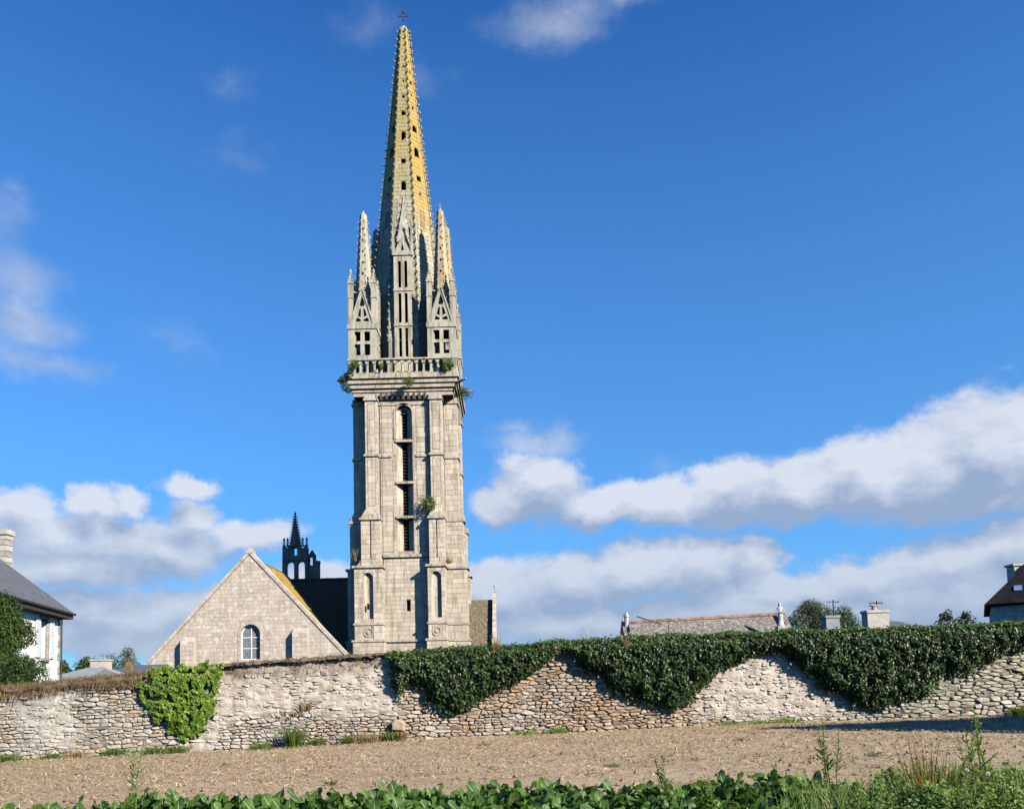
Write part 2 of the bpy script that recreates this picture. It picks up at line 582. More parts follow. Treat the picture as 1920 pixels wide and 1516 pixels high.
def rect(x0, x1, z0, z1):
    return [(x0, z0), (x1, z0), (x1, z1), (x0, z1)]


def arch(x0, x1, z0, z1, n=8, pointed=False):
    """opening: rectangle with a round (or pointed) head, top at z1"""
    r = (x1 - x0) / 2
    cx = (x0 + x1) / 2
    pts = [(x0, z0), (x1, z0)]
    if pointed:
        k = r * 1.6
        for i in range(n + 1):
            t = i / n
            pts.append((x1 - r * t ** 1.0 + 0, z1 - k + k * math.sin(t * math.pi / 2)) if i <= n else None)
        for i in range(n - 1, -1, -1):
            t = i / n
            pts.append((x0 + r * t, z1 - k + k * math.sin(t * math.pi / 2)))
    else:
        for i in range(n + 1):
            t = math.pi * i / n
            pts.append((cx + r * math.cos(t), z1 - r + r * math.sin(t)))
    out = []
    for p in pts:
        if not out or abs(p[0] - out[-1][0]) + abs(p[1] - out[-1][1]) > 1e-5:
            out.append(p)
    return out


def disc(cx, cz, r, n=10, k=1.0):
    return [(cx + r * math.cos(2 * math.pi * i / n), cz + k * r * math.sin(2 * math.pi * i / n)) for i in range(n)]


def clip_poly(pl, a, b_, c):
    """keep a*x+b*y<=c"""
    out = []
    n = len(pl)
    for i in range(n):
        p, q = pl[i], pl[(i + 1) % n]
        dp, dq = a * p[0] + b_ * p[1] - c, a * q[0] + b_ * q[1] - c
        if dp <= 0: out.append(p)
        if (dp < 0 < dq) or (dq < 0 < dp):
            t = dp / (dp - dq)
            out.append((p[0] + (q[0] - p[0]) * t, p[1] + (q[1] - p[1]) * t))
    return out


def area(pl):
    return abs(sum(pl[i][0] * pl[(i + 1) % len(pl)][1] - pl[(i + 1) % len(pl)][0] * pl[i][1] for i in range(len(pl)))) / 2


def sub_rects(r, holes):
    rs = [r]
    for (a0, a1, b0, b1) in holes:
        nxt = []
        for (x0, x1, z0, z1) in rs:
            if a1 <= x0 or a0 >= x1 or b1 <= z0 or b0 >= z1:
                nxt.append((x0, x1, z0, z1))
                continue
            if a0 > x0: nxt.append((x0, a0, z0, z1))
            if a1 < x1: nxt.append((a1, x1, z0, z1))
            m0, m1 = max(x0, a0), min(x1, a1)
            if b0 > z0: nxt.append((m0, m1, z0, b0))
            if b1 < z1: nxt.append((m0, m1, b1, z1))
        rs = nxt
    return rs


class Blocks:
    """collects dressed stones; the ones that show largest become objects"""

    def __init__(s):
        s.b = []

    def face(s, fr, poly, holes, ch, bw, proud=.03, joint=.014, pal=None, vis=1.0, jitter=.3, cz0=None):
        rs = random.Random(len(s.b) + int(ch * 1000))
        xs = [p[0] for p in poly]
        zs = [p[1] for p in poly]
        x0, x1, z0, z1 = min(xs), max(xs), min(zs), max(zs)
        # half planes of the convex polygon
        a = sum(poly[i][0] * poly[(i + 1) % len(poly)][1] - poly[(i + 1) % len(poly)][0] * poly[i][1] for i in range(len(poly)))
        pl = poly if a > 0 else list(reversed(poly))
        hp = []
        for i in range(len(pl)):
            p, q = pl[i], pl[(i + 1) % len(pl)]
            nx, nz = q[1] - p[1], -(q[0] - p[0])
            L = math.hypot(nx, nz)
            if L < 1e-6: continue
            nx, nz = nx / L, nz / L
            hp.append((nx, nz, nx * p[0] + nz * p[1] - joint * .3))
        nrow = max(1, round((z1 - z0) / ch))
        hgt = (z1 - z0) / nrow
        for r in range(nrow):
            za, zb = z0 + r * hgt, z0 + (r + 1) * hgt
            x = x0 - rs.random() * bw
            if x1 - x0 < bw * 1.3:
                cuts = [x0, x1] if rs.random() < .6 else [x0, x0 + (x1 - x0) * rs.uniform(.35, .65), x1]
            else:
                cuts = [x0]
                x = x0 + bw * rs.uniform(.4, 1.2)
                while x < x1 - bw * .35:
                    cuts.append(x)
                    x += bw * rs.uniform(1 - jitter * 1.3, 1 + jitter * 1.3)
                cuts.append(x1)
            for i in range(len(cuts) - 1):
                for (a0, a1, b0, b1) in sub_rects((cuts[i], cuts[i + 1], za, zb), holes):
                    q = rect(a0 + joint / 2, a1 - joint / 2, b0 + joint / 2, b1 - joint / 2)
                    if a1 - a0 < joint * 2.5 or b1 - b0 < joint * 2.5: continue
                    for (nx, nz, cc) in hp:
                        q = clip_poly(q, nx, nz, cc)
                        if len(q) < 3: break
                    if len(q) < 3 or area(q) < .006: continue
                    s.add(fr, q, proud * rs.uniform(.75, 1.25), pal(rs) if pal else None, vis, joint)

    def add(s, fr, q, d, col, vis, joint=.018):
        cx = sum(p[0] for p in q) / len(q)
        cz = sum(p[1] for p in q) / len(q)
        n = len(q)
        bev = min(.02, joint)
        back = [fr(a, b_, -.01) for a, b_ in q]
        mid = [fr(a, b_, d - bev * .6) for a, b_ in q]
        k = 1 - min(.2, bev / max(.05, math.sqrt(area(q)) * .5))
        top = [fr(cx + (a - cx) * k, cz + (b_ - cz) * k, d) for a, b_ in q]
        a = sum(q[i][0] * q[(i + 1) % n][1] - q[(i + 1) % n][0] * q[i][1] for i in range(n))
        fs = []
        for i in range(n):
            j = (i + 1) % n
            fs.append((i, j, n + j, n + i))
            fs.append((n + i, n + j, 2 * n + j, 2 * n + i))
        fs.append(tuple(range(2 * n, 3 * n)))
        if a < 0: fs = [tuple(reversed(f)) for f in fs]
        s.b.append((area(q) * vis, back + mid + top, fs, col))

    def build(s, name, mat, parent, n_obj=300, stuff_name='facing_stones', smooth=False):
        s.b.sort(key=lambda t: -t[0])
        base = base_of(parent)
        rest = MB()
        for i, (w_, vs, fs, col) in enumerate(s.b):
            if i < n_obj and w_ > 0:
                mb = MB()
                mb.add(vs, fs, col)
                c = Vector((0, 0, 0))
                for v in vs: c += v
                c /= len(vs)
                mb.build(name, mat, parent, smooth=smooth, loc=c)
            else:
                rest.add(vs, fs, col)
        if rest.v:
            o = rest.build(stuff_name, mat, parent, smooth=smooth)
            o['kind'] = 'stuff'


# leaf clouds (vectorised)
def leaf_mesh(name, pts, nrm, size, rng, aspect=1.0, fold=.25, tint=None, spin=None, shape='ivy'):
    n = len(pts)
    nrm = nrm / np.maximum(1e-6, np.linalg.norm(nrm, axis=1, keepdims=True))
    a = rng.normal(size=(n, 3))
    if spin is not None: a = spin + a * .35
    u = a - nrm * np.sum(a * nrm, axis=1, keepdims=True)
    u /= np.maximum(1e-6, np.linalg.norm(u, axis=1, keepdims=True))
    w = np.cross(nrm, u)
    sz = size[:, None]
    if shape == 'ivy':      # base, left, tip, right
        prof = [(-.5, 0, 0), (-.05, -.48, fold), (.55, 0, 0), (-.05, .48, fold)]
        fcs = [(0, 2, 1), (0, 3, 2)]
    else:                     # blade
        prof = [(-.5, -.05, 0), (-.5, .05, 0), (.1, .06, fold * .5), (.1, -.06, fold * .5), (.5, 0, 0)]
        fcs = [(0, 1, 2, 3), (3, 2, 4)]
    k = len(prof)
    V = np.empty((n, k, 3))
    for i, (pu, pw, pn) in enumerate(prof):
        V[:, i] = pts + (u * pu + w * pw * aspect + nrm * pn) * sz
    V = V.reshape(-1, 3)
    me = bpy.data.meshes.new(name)
    me.vertices.add(n * k)
    me.vertices.foreach_set('co', V.ravel().astype(np.float32))
    lens = np.tile(np.array([len(f) for f in fcs]), n)
    idx = np.concatenate([np.array(f) for f in fcs])
    loops = (np.arange(n)[:, None] * k + idx[None]).ravel()
    me.loops.add(len(loops))
    me.loops.foreach_set('vertex_index', loops.astype(np.int32))
    me.polygons.add(n * len(fcs))
    st = np.concatenate([[0], np.cumsum(lens)[:-1]])
    me.polygons.foreach_set('loop_start', st.astype(np.int32))
    me.update(calc_edges=True)
    t = rng.uniform(-.5, .8, n) if tint is None else tint
    at = me.attributes.new('tint', 'FLOAT', 'FACE')
    at.data.foreach_set('value', np.repeat(t, len(fcs)).astype(np.float32))
    return me


# ------------------------------------------------------------------ terrain
def sm(a, b_, x):
    t = min(1, max(0, (x - a) / (b_ - a)))
    return t * t * (3 - 2 * t)


WALL_D = 25.0
BASE_PX = [(-200, 1436), (0, 1427), (250, 1413), (480, 1404), (750, 1387), (960, 1377), (1100, 1372), (1310, 1360), (1440, 1355), (1660, 1348), (1920, 1340), (2150, 1334)]
TOP_PX = [(-200, 1299), (0, 1291), (60, 1288), (120, 1279), (260, 1266), (330, 1256), (480, 1243), (560, 1238), (640, 1232), (730, 1226), (850, 1212), (1050, 1198),
          (1180, 1192), (1440, 1181), (1660, 1174), (1920, 1164), (2150, 1154)]


def lerp_tab(tab, x):
    if x <= tab[0][0]: return tab[0][1]
    for (a, p), (b_, q) in zip(tab, tab[1:]):
        if x <= b_: return p + (q - p) * (x - a) / (b_ - a)
    return tab[-1][1]


BASE_W = [(P(a, b_, WALL_D).x, P(a, b_, WALL_D).z) for a, b_ in BASE_PX]
TOP_W = [(P(a, b_, WALL_D).x, P(a, b_, WALL_D).z - (.24 if a > 780 else 0)) for a, b_ in TOP_PX]


def ground(x, y):
    zb = lerp_tab(BASE_W, x)
    slope = zb
    if x > BASE_W[-1][0]: slope += (x - BASE_W[-1][0]) * .015 * (1 if x < 60 else 0) + (0 if x < 60 else .6)
    if x < BASE_W[0][0]: slope -= .2 * sm(0, 20, BASE_W[0][0] - x)
    near = -.02 + .011 * max(-40, min(40, x))
    t = sm(4, 25, y)
    z = near * (1 - t) + slope * t
    z += 2.0 * sm(27, 62, y) * (1 if y < 400 else 1)
    return z


def axis_coords():
    xs = [-4000, -1500, -600, -250, -120, -70, -45, -32] + [i * .5 for i in range(-52, 53)] + [32, 45, 70, 120, 250, 600, 1500, 4000]
    ys = [-4000, -800, -150, -40, -15, -5, 0, 2, 4] + [5 + i * .3 for i in range(74)] + [28, 30, 33, 37, 42, 48, 55, 62, 70, 80, 95, 120, 180, 300, 600, 1400, 4000]
    return xs, ys


xs, ys = axis_coords()
mb = MB()
vs, fs = [], []
for j, y in enumerate(ys):
    for i, x in enumerate(xs):
        z = ground(x, y)
        if abs(x) < 27 and 5 <= y <= 27:
            z += .035 * mnoise.noise((x * 1.3, y * 1.3, 0)) + .02 * mnoise.noise((x * 4, y * 4, 3))
            z += .018 * math.sin(y * 2 * math.pi / .75 + .3 * math.sin(x))
        vs.append((x, y, z))
for j in range(len(ys) - 1):
    for i in range(len(xs) - 1):
        k = j * len(xs) + i
        fs.append((k, k + 1, k + len(xs) + 1, k + len(xs)))
mb.add(vs, fs)
gobj = mb.build('ground', M['soil'], None, smooth=True)
tag(gobj, kind='structure')

# ------------------------------------------------------------------ church tower
DA = 77.5                        # distance of the tower axis
AX = P(761, 1225, 72.0)
AXX = AX.x
TB = Vector((AXX, DA, ground(AXX, DA)))
tower = empty('church_tower', TB, 'tall pale granite church tower with openwork stage and lichened crocketed spire', 'tower')


def ZF(py, D=72.2):              # height read on the front face
    return zat(760, py, D)


def ZA(py):
    return zat(756, py, DA)


def ring(k):                     # local frame of side k: u along, v height, n outward from the axis
    a = k * math.pi / 2
    U = Vector((math.cos(a), math.sin(a), 0))
    N = Vector((math.sin(a), -math.cos(a), 0))
    return frame((AXX, DA, 0), U, (0, 0, 1), N)


def pal_tower(rs):
    k = rs.uniform(.78, 1.14) * (.8 if rs.random() < .08 else 1)
    w = rs.uniform(-.02, .03)
    return ((.51 + w) * k, (.44 + w * .6) * k, .355 * k)


def pal_spire(rs):
    k = rs.uniform(.75, 1.12)
    return (.41 * k, .385 * k, .31 * k)


def pal_gable(rs):
    k = rs.uniform(.84, 1.12)
    w = rs.uniform(-.02, .03)
    return ((.44 + w) * k, .375 * k, .305 * k)


zg = ground(AXX, DA) - .3
z_pl, z_ped, z_low, z_mid = ZF(1199), ZF(1168), ZF(1061), ZF(970)
z_str, z_cap, z_cor = ZF(853, 72.8), ZF(749, 72.8), ZF(736, 72.4)
TBk = Blocks()
body = MB()
trim = MB()
holes_dark = MB()
CORE = 4.38
z_ledge = ZF(1044, 74)
z_fl0 = ZF(700, 72.3)

# core walls: four panels with window slots
WX = .25
zsl = [ZF(1036, 74), ZF(973, 74), ZF(909, 74), ZF(832, 74), ZF(773, 74)]
panels = []
for k in range(4):
    fr = ring(k)
    outer = rect(-2.5, 2.5, zg, z_cor)
    # tall outer recess with arched head
    rec = arch(-.74, .74, zsl[0], zsl[4] + .35, 10)
    sw0, sw1 = ZF(1147, 74), ZF(1126, 74)
    slit = rect(-.02, .34, sw0, sw1)
    hs_ = [rec, slit] if k == 0 else [rec]
    body.prism(outer, fr, CORE - .45, CORE, hs_)
    # jamb inner layer with narrow opening
    inner = MB()
    trim.prism(rect(-1.0, 1.0, zsl[0] - .2, zsl[4] + .7), fr, CORE - .95, CORE - .47, [arch(-WX, WX, zsl[0] + .02, zsl[4], 8)])
    # splayed jambs and a stepped head round the opening
    for s_ in (-1, 1):
        q = [(s_ * .735, CORE - .06), (s_ * .70, CORE - .10), (s_ * .30, CORE - .44), (s_ * .27, CORE - .469)]
        zb_, zt_ = zsl[0] + .01, zsl[4] - .05
        vs = []
        for (a, d) in q:
            vs += [fr(a, zb_, d), fr(a, zt_, d)]
        trim.add(vs, [(2 * i, 2 * i + 2, 2 * i + 3, 2 * i + 1) if s_ < 0 else (2 * i, 2 * i + 1, 2 * i + 3, 2 * i + 2) for i in range(3)])
    trim.prism(arch(-.70, .70, zsl[4] - .30, zsl[4] + .24, 10), fr, CORE - .46, CORE - .3, [arch(-.50, .50, zsl[4] - .31, zsl[4] + .10, 10)])
    # ledges
    for zz in zsl[1:4]:
        trim.box(-.80, .80, zz - .12, zz + .10, CORE - .8, CORE + .16, fr=lambda a, b_, c, fr=fr: fr(a, b_, c))
    # hood mould over the arch
    trim.prism(arch(-.95, .95, zsl[3] + .2, zsl[4] + .56, 12), fr, CORE + .001, CORE + .10, [arch(-.76, .76, zsl[3] + .19, zsl[4] + .37, 12)])
    # bed course under the tall window, between the buttresses
    trim.box(-2.04, 2.04, z_ledge - .16, z_ledge + .10, CORE - .1, CORE + .22, fr=fr)
    # stringcourse pieces
    for s_ in (-1, 1):
        a0, a1 = sorted((s_ * 1.12, s_ * 2.42))
        trim.box(a0, a1, z_str - .1, z_str + .10, CORE - .1, CORE + .14, fr=fr)
    trim.box(-2.42, 2.42, z_cap - .42, z_cap - .10, CORE - .1, CORE + .10, fr=fr)
    trim.box(-2.04, 2.04, z_pl - .12, z_pl + .08, CORE - .1, CORE + .2, fr=fr)
    # facing stones
    front = 1.0 if k == 0 else 0.0
    hb = [(-.76, .76, zsl[0] - .02, zsl[4] + .36)]
    if k == 0: hb.append((-.06, .38, sw0 - .05, sw1 + .05))
    TBk.face((lambda a, b_, c, f=fr: f(a, b_, CORE + c)), rect(-2.04, 2.04, zg, z_pl - .12), hb, .42, .9, pal=pal_tower, vis=front)
    TBk.face((lambda a, b_, c, f=fr: f(a, b_, CORE + c)), rect(-2.04, 2.04, z_pl + .08, z_ledge - .16), hb, .40, .95, pal=pal_tower, vis=front)
    for s_ in (-1, 1):
        a0, a1 = sorted((s_ * .78, s_ * 2.42))
        # framed panels: border stones then raised panel plates
        for (b0, b1) in ((z_ledge + .1, z_str - .1), (z_str + .1, z_cap - .42)):
            p0, p1 = sorted((s_ * 1.12, s_ * 2.28))
            f2 = (lambda a, b_, c, f=fr: f(a, b_, CORE + c))
            ww = a1 - a0
            TBk.face(f2, rect(a0, a1, b0, b1), [(p0 - .02, p1 + .02, b0 + .25, b1 - .25)], .44, .8, pal=pal_tower, vis=front * .8)
            nn = 3
            for q in range(nn):
                c0 = b0 + .27 + (b1 - b0 - .54) * q / nn
                c1 = b0 + .27 + (b1 - b0 - .54) * (q + 1) / nn
                TBk.face(f2, rect(p0, p1, c0, c1), [], .5, 1.3, proud=.05, joint=.012, pal=pal_tower, vis=front)
    # modillions under the cornice
    for i in range(9):
        u = -2.02 + i * .505
        zt_, zb_ = z_cor + .02, z_cor - .48
        pr = [(CORE - .05, zb_), (CORE + .22, zb_ + .05), (CORE + .62, zt_), (CORE - .05, zt_)]
        vs = [fr(u - .13, z_, n_) for n_, z_ in pr] + [fr(u + .13, z_, n_) for n_, z_ in pr]
        trim.add(vs, [(0, 1, 2, 3), (7, 6, 5, 4), (0, 4, 5, 1), (1, 5, 6, 2), (2, 6, 7, 3), (3, 7, 4, 0)])

body.box(AXX - 3.04, AXX + 3.04, DA - 3.04, DA + 3.04, zg, z_fl0)
for k in range(4):
    for s_ in (-1, 1):
        a0, a1 = sorted((s_ * 1.2, s_ * 2.49))
        body.box(a0, a1, zg, z_cor - .01, 3.0, CORE - .44, fr=lambda a, b_, c, f=ring(k): f(a, b_, c))
tbody = body.build('tower_wall', M['tower_body'], tower)

# louvres in the tall slots
lv = MB()
for k in range(4):
    fr = ring(k)
    z = zsl[0] + .12
    while z < zsl[4] - .2:
        vs = [fr(-WX, z + .22, CORE - .9), fr(WX, z + .22, CORE - .9), fr(WX, z, CORE - .55), fr(-WX, z, CORE - .55),
              fr(-WX, z + .26, CORE - .9), fr(WX, z + .26, CORE - .9), fr(WX, z + .04, CORE - .55), fr(-WX, z + .04, CORE - .55)]
        lv.add(vs, [(0, 1, 2, 3), (7, 6, 5, 4), (3, 2, 6, 7), (0, 3, 7, 4), (1, 0, 4, 5), (2, 1, 5, 6)])
        z += .30
    lv.box(-1.1, 1.1, zsl[0] - .3, zsl[4] + .8, CORE - 1.1, CORE - 1.0, fr=fr)
    if k == 0: lv.box(-.2, .5, ZF(1147, 74) - .1, ZF(1126, 74) + .1, CORE - .62, CORE - .52, fr=fr)
lo = lv.build('louvres', M['louvre'], tower)
lo['kind'] = 'stuff'

# buttresses
OL, OM, OU = 5.5, 5.28, 4.85


def butt(fr, k, j):
    """one buttress of side k; j=-1 left or +1 right"""
    bb = MB()
    vis = 1.0 if k == 0 else (.35 if k == 1 else (.25 if k == 3 else 0))
    lo_ = [(2.05, 3.60), (-4.55, -2.05)][0] if j > 0 else ((-4.55, -2.05) if k == 0 else (-3.60, -2.05))
    mi = (2.22, 3.60) if j > 0 else ((-3.95, -2.2) if k == 0 else (-3.60, -2.22))
    up = (2.43, 3.53) if j > 0 else (-3.53, -2.43)

    def flanks(seg, z0, z1, out, ch, skipfront=False, fholes=()):
        f0 = lambda a, b_, c: fr(a, b_, out + c)
        if not skipfront:
            TBk.face(f0, rect(seg[0], seg[1], z0, z1), list(fholes), ch, .8, pal=pal_tower, vis=vis)
        # flanks: left (facing -u) and right (facing +u)
        fl = lambda a, b_, c: fr(seg[0] - c, b_, a)
        fl2 = lambda a, b_, c: fr(seg[1] + c, b_, a)
        TBk.face(lambda a, b_, c: fr(seg[0] - c, b_, -a), rect(-out, -3.62, z0, z1), [], ch, .7, pal=pal_tower, vis=vis * (.25 if k != 3 else 0))
        TBk.face(fl2, rect(3.62, out, z0, z1), [], ch, .7, pal=pal_tower, vis=vis * .25)

    # plinth
    e = .14
    bb.prism(rect(lo_[0] - e, lo_[1] + e, zg, z_pl), fr, 2.1, OL + e)
    flanks((lo_[0] - e, lo_[1] + e), zg, z_pl - .12, OL + e, .42)
    trim.box(lo_[0] - e - .10, lo_[1] + e + .10, z_pl - .12, z_pl + .06, 3.0, OL + e + .12, fr=fr)
    # pedestal with roundel
    bb.prism(rect(lo_[0], lo_[1], z_pl, z_ped), fr, 2.1, OL)
    cxm = (lo_[0] + lo_[1]) / 2
    zm = (z_pl + z_ped) / 2
    flanks(lo_, z_pl + .06, z_ped - .1, OL, .62, fholes=[(cxm - .46, cxm + .46, zm - .46, zm + .46)])
    if k in (0, 1):
        trim.prism(disc(cxm, zm, .44, 18), fr, OL, OL + .07, [disc(cxm, zm, .31, 14)])
        trim.prism(disc(cxm, zm, .17, 10), fr, OL, OL + .08)
    trim.box(lo_[0] - .10, lo_[1] + .10, z_ped - .1, z_ped + .08, 3.0, OL + .12, fr=fr)
    # lower shaft with arched concave niche
    nw = .44
    nz0, nz1 = z_ped + .45, z_low - .55
    bb.prism(rect(lo_[0], lo_[1], z_ped, z_low), fr, 2.1, OL, [arch(cxm - nw, cxm + nw, nz0, nz1, 8)])
    ns = 8
    vs = []
    for i in range(ns + 1):
        t = math.pi * i / ns
        for z_ in (nz0, nz1):
            vs.append(fr(cxm - nw * math.cos(t), z_, OL - .01 - .30 * math.sin(t)))
    # facing stones of the niche, course by course, so the joints show
    fs = [(2 * i, 2 * i + 2, 2 * i + 3, 2 * i + 1) for i in range(ns)]
    trim.add(vs, fs)
    fh = [(cxm - nw - .01, cxm + nw + .01, nz0, nz1)]
    if j < 0 and k == 0:
        fh.append((cxm - .12, cxm + .10, ZF(1141), ZF(1130)))
    flanks(lo_, z_ped + .08, z_low - .1, OL, .46, fholes=fh)
    trim.box(lo_[0] - .16, lo_[1] + .16, z_low - .1, z_low + .1, 3.0, OL + .2, fr=fr)
    # mid stage: twin pilasters with a groove, under a small pediment
    bb.prism(rect(mi[0], mi[1], z_low, z_mid), fr, 2.1, OM - .12)
    if j < 0 and k == 0:   # the spreading shoulder of the left-hand one
        bb.prism([(lo_[0] + .1, z_low + .1), (mi[0] + .05, z_low + .1), (mi[0] + .05, z_low + 1.7), (lo_[0] + .45, z_low + .5)], fr, CORE, OM - .14)
        TBk.face(lambda a, b_, c: fr(a, b_, OM - .14 + c), [(lo_[0] + .12, z_low + .1), (mi[0], z_low + .1), (mi[0], z_low + 1.6), (lo_[0] + .45, z_low + .55)], [], .42, .8, pal=pal_tower, vis=1)
    cm = (mi[0] + mi[1]) / 2
    gz = z_low + .75
    f0 = lambda a, b_, c: fr(a, b_, OM - .12 + c)
    TBk.face(f0, rect(mi[0], mi[1], z_low + .1, gz), [], .4, .8, proud=.1, pal=pal_tower, vis=vis)
    TBk.face(f0, rect(mi[0], cm - .05, gz, z_mid - .12), [], .44, .9, proud=.10, pal=pal_tower, vis=vis)
    TBk.face(f0, rect(cm + .05, mi[1], gz, z_mid - .12), [], .44, .9, proud=.10, pal=pal_tower, vis=vis)
    flanks(mi, z_low + .1, z_mid - .12, OM - .12, .44, skipfront=True)
    trim.box(mi[0] - .10, mi[1] + .10, z_mid - .12, z_mid + .06, 3.0, OM + .14, fr=fr)
    trim.prism([(mi[0] - .12, z_mid + .06), (mi[1] + .12, z_mid + .06), (cm, z_mid + .5)], fr, OU - .1, OM + .10)
    # sloping weathering behind the pediment up to the upper stage
    trim.add([fr(mi[0], z_mid + .06, OM), fr(mi[1], z_mid + .06, OM), fr(up[1], z_mid + 1.0, OU), fr(up[0], z_mid + 1.0, OU),
              fr(mi[0], z_mid + .06, 3.3), fr(mi[1], z_mid + .06, 3.3), fr(up[1], z_mid + 1.0, 3.3), fr(up[0], z_mid + 1.0, 3.3)],
             [(0, 1, 2, 3), (1, 5, 6, 2), (4, 0, 3, 7)])
    # upper stage, two storeys with sunk panels
    bb.prism(rect(up[0], up[1], z_mid, z_cor), fr, 2.1, OU)
    for (b0, b1, seg) in ((z_mid + .9, z_str - .1, 2), (z_str + .1, z_cap - .1, 2)):
        pw0, pw1 = up[0] + .22, up[1] - .22
        TBk.face(lambda a, b_, c: fr(a, b_, OU + c), rect(up[0], up[1], b0, b1), [(pw0 - .025, pw1 + .025, b0 + .33, b1 - .33)], .5, .7, pal=pal_tower, vis=vis * .9)
        for q in range(seg):
            c0 = b0 + .35 + (b1 - b0 - .7) * q / seg
            c1 = b0 + .35 + (b1 - b0 - .7) * (q + 1) / seg
            TBk.face(lambda a, b_, c: fr(a, b_, OU + c), rect(pw0, pw1, c0, c1), [], .62, .9, proud=.045, joint=.014, pal=pal_tower, vis=vis)
        flanks(up, b0, b1, OU, .5, skipfront=True)
    trim.box(up[0] - .12, up[1] + .12, z_str - .1, z_str + .1, 3.0, OU + .16, fr=fr)
    trim.box(up[0] - .12, up[1] + .12, z_cap - .1, z_cap + .1, 3.0, OU + .16, fr=fr)
    trim.box(up[0] - .04, up[1] + .04, z_cap + .1, z_cor, 3.0, OU + .06, fr=fr)
    bb.build('buttress', M['tower_body'], tower)


for k in range(4):
    fr = ring(k)
    for j in (-1, 1):
        butt(fr, k, j)
sl_ = MB()
frf = ring(0)
sl_.box(-3.42, -3.20, ZF(1141), ZF(1130), OL - .02, OL + .012, fr=frf)
sl_.build('slit_window', M['black'], tower)
TBk.build('ashlar_block', M['tower'], tower, 300, 'ashlar_facing')

# cornice
cor = MB()
zt = [ZF(738, 72.4), ZF(731, 72.4), ZF(724, 72.3), ZF(716, 72.3), ZF(708, 72.3), ZF(698, 72.3)]
rr = [4.62, 4.72, 4.90, 5.05, 5.18]
for i in range(5):
    r = rr[i]
    cor.prism(rect(-r, r, -r, r), lambda a, b_, c: Vector((AXX + a, DA + b_, c)), zt[i] + (.0 if i == 0 else .015), zt[i + 1] - .03)
    cor.prism(rect(-r + .1, r - .1, -r + .1, r - .1), lambda a, b_, c: Vector((AXX + a, DA + b_, c)), zt[i] - .03, zt[i + 1] + .01)
cor.build('cornice', M['tower_trim'], tower)
z_fl = zt[5]
# cornice side shows joints: slabs along the top edge
cs = Blocks()
for k in range(4):
    cs.face(lambda a, b_, c, f=ring(k): f(a, b_, 5.19 + c), rect(-5.17, 5.17, zt[4] + .02, zt[5] - .04), [], .5, 1.1, proud=.03, pal=pal_tower, vis=1 if k == 0 else 0)
cs.build('cornice_slab', M['tower_trim'], tower, 12, 'cornice_slabs')
trim.build('mouldings', M['tower_trim'], tower)

# balustrade
z_rail = ZF(671, 72.4)
for k in range(4):
    fr = ring(k)
    bl = MB()
    hs_ = []
    n = 14
    r = 4.98
    for i in range(n):
        u = -4.55 + 9.1 * (i + .5) / n
        hs_.append(arch(u - .215, u + .215, z_fl + .14, z_rail - .16, 6))
    bl.prism(rect(-r, r, z_fl, z_rail - .08), fr, r - .26, r, hs_)
    bl.prism(rect(-r - .08, r + .08, z_rail - .09, z_rail + .06), fr, r - .34, r + .10)
    for s_ in (-4.78, 4.78):
        bl.prism(rect(s_ - .22, s_ + .22, z_fl, z_rail - .1), fr, r - .3, r + .05)
    o = bl.build('balustrade', M['spire_trim'], tower)
    bs_ = MB()
    for i in range(n + 1):
        u = -4.55 + 9.1 * i / n
        bs_.frustum(fr(u, z_fl + .12, r), fr(u, z_rail - .45, r), .085, .065, 6)
        bs_.box(u - .13, u + .13, z_rail - .47, z_rail - .38, r - .05, r + .12, fr=fr)
        bs_.box(u - .14, u + .14, z_fl + .02, z_fl + .14, r - .05, r + .12, fr=fr)
    b2 = bs_.build('colonnettes', M['spire_trim'], o)
    b2['kind'] = 'stuff'

# gargoyles
for (a, px_, py_) in ((ring(0)(-5.15, ZF(709, 72.3), 5.0), -1, .2), (ring(1)(5.0, ZF(712, 80) - .4, 5.0), 1, .25), (ring(0)(5.1, ZF(712) - .2, 5.0), .75, -.6), (ring(2)(5.1, ZF(712), 5), -.7, .7)):
    gm = MB()
    d = Vector((px_, py_, .08)).normalized()
    gm.tube([a, a + d * .35, a + d * .62, a + d * .82], .15, .10, 6)
    gm.frustum(a + d * .74, a + d * .98 + Vector((0, 0, .03)), .13, .07, 6)
    gm.build('gargoyle', M['tower_trim'], tower)


# crockets
def crocket(mb_, p, out, s):
    out = Vector(out).normalized()
    mb_.frustum(p, p + out * s * .7 + Vector((0, 0, s * .25)), s * .32, s * .20, 4)
    mb_.frustum(p + out * s * .55 + Vector((0, 0, s * .1)), p + out * s + Vector((0, 0, s * .75)), s * .34, s * .12, 4)


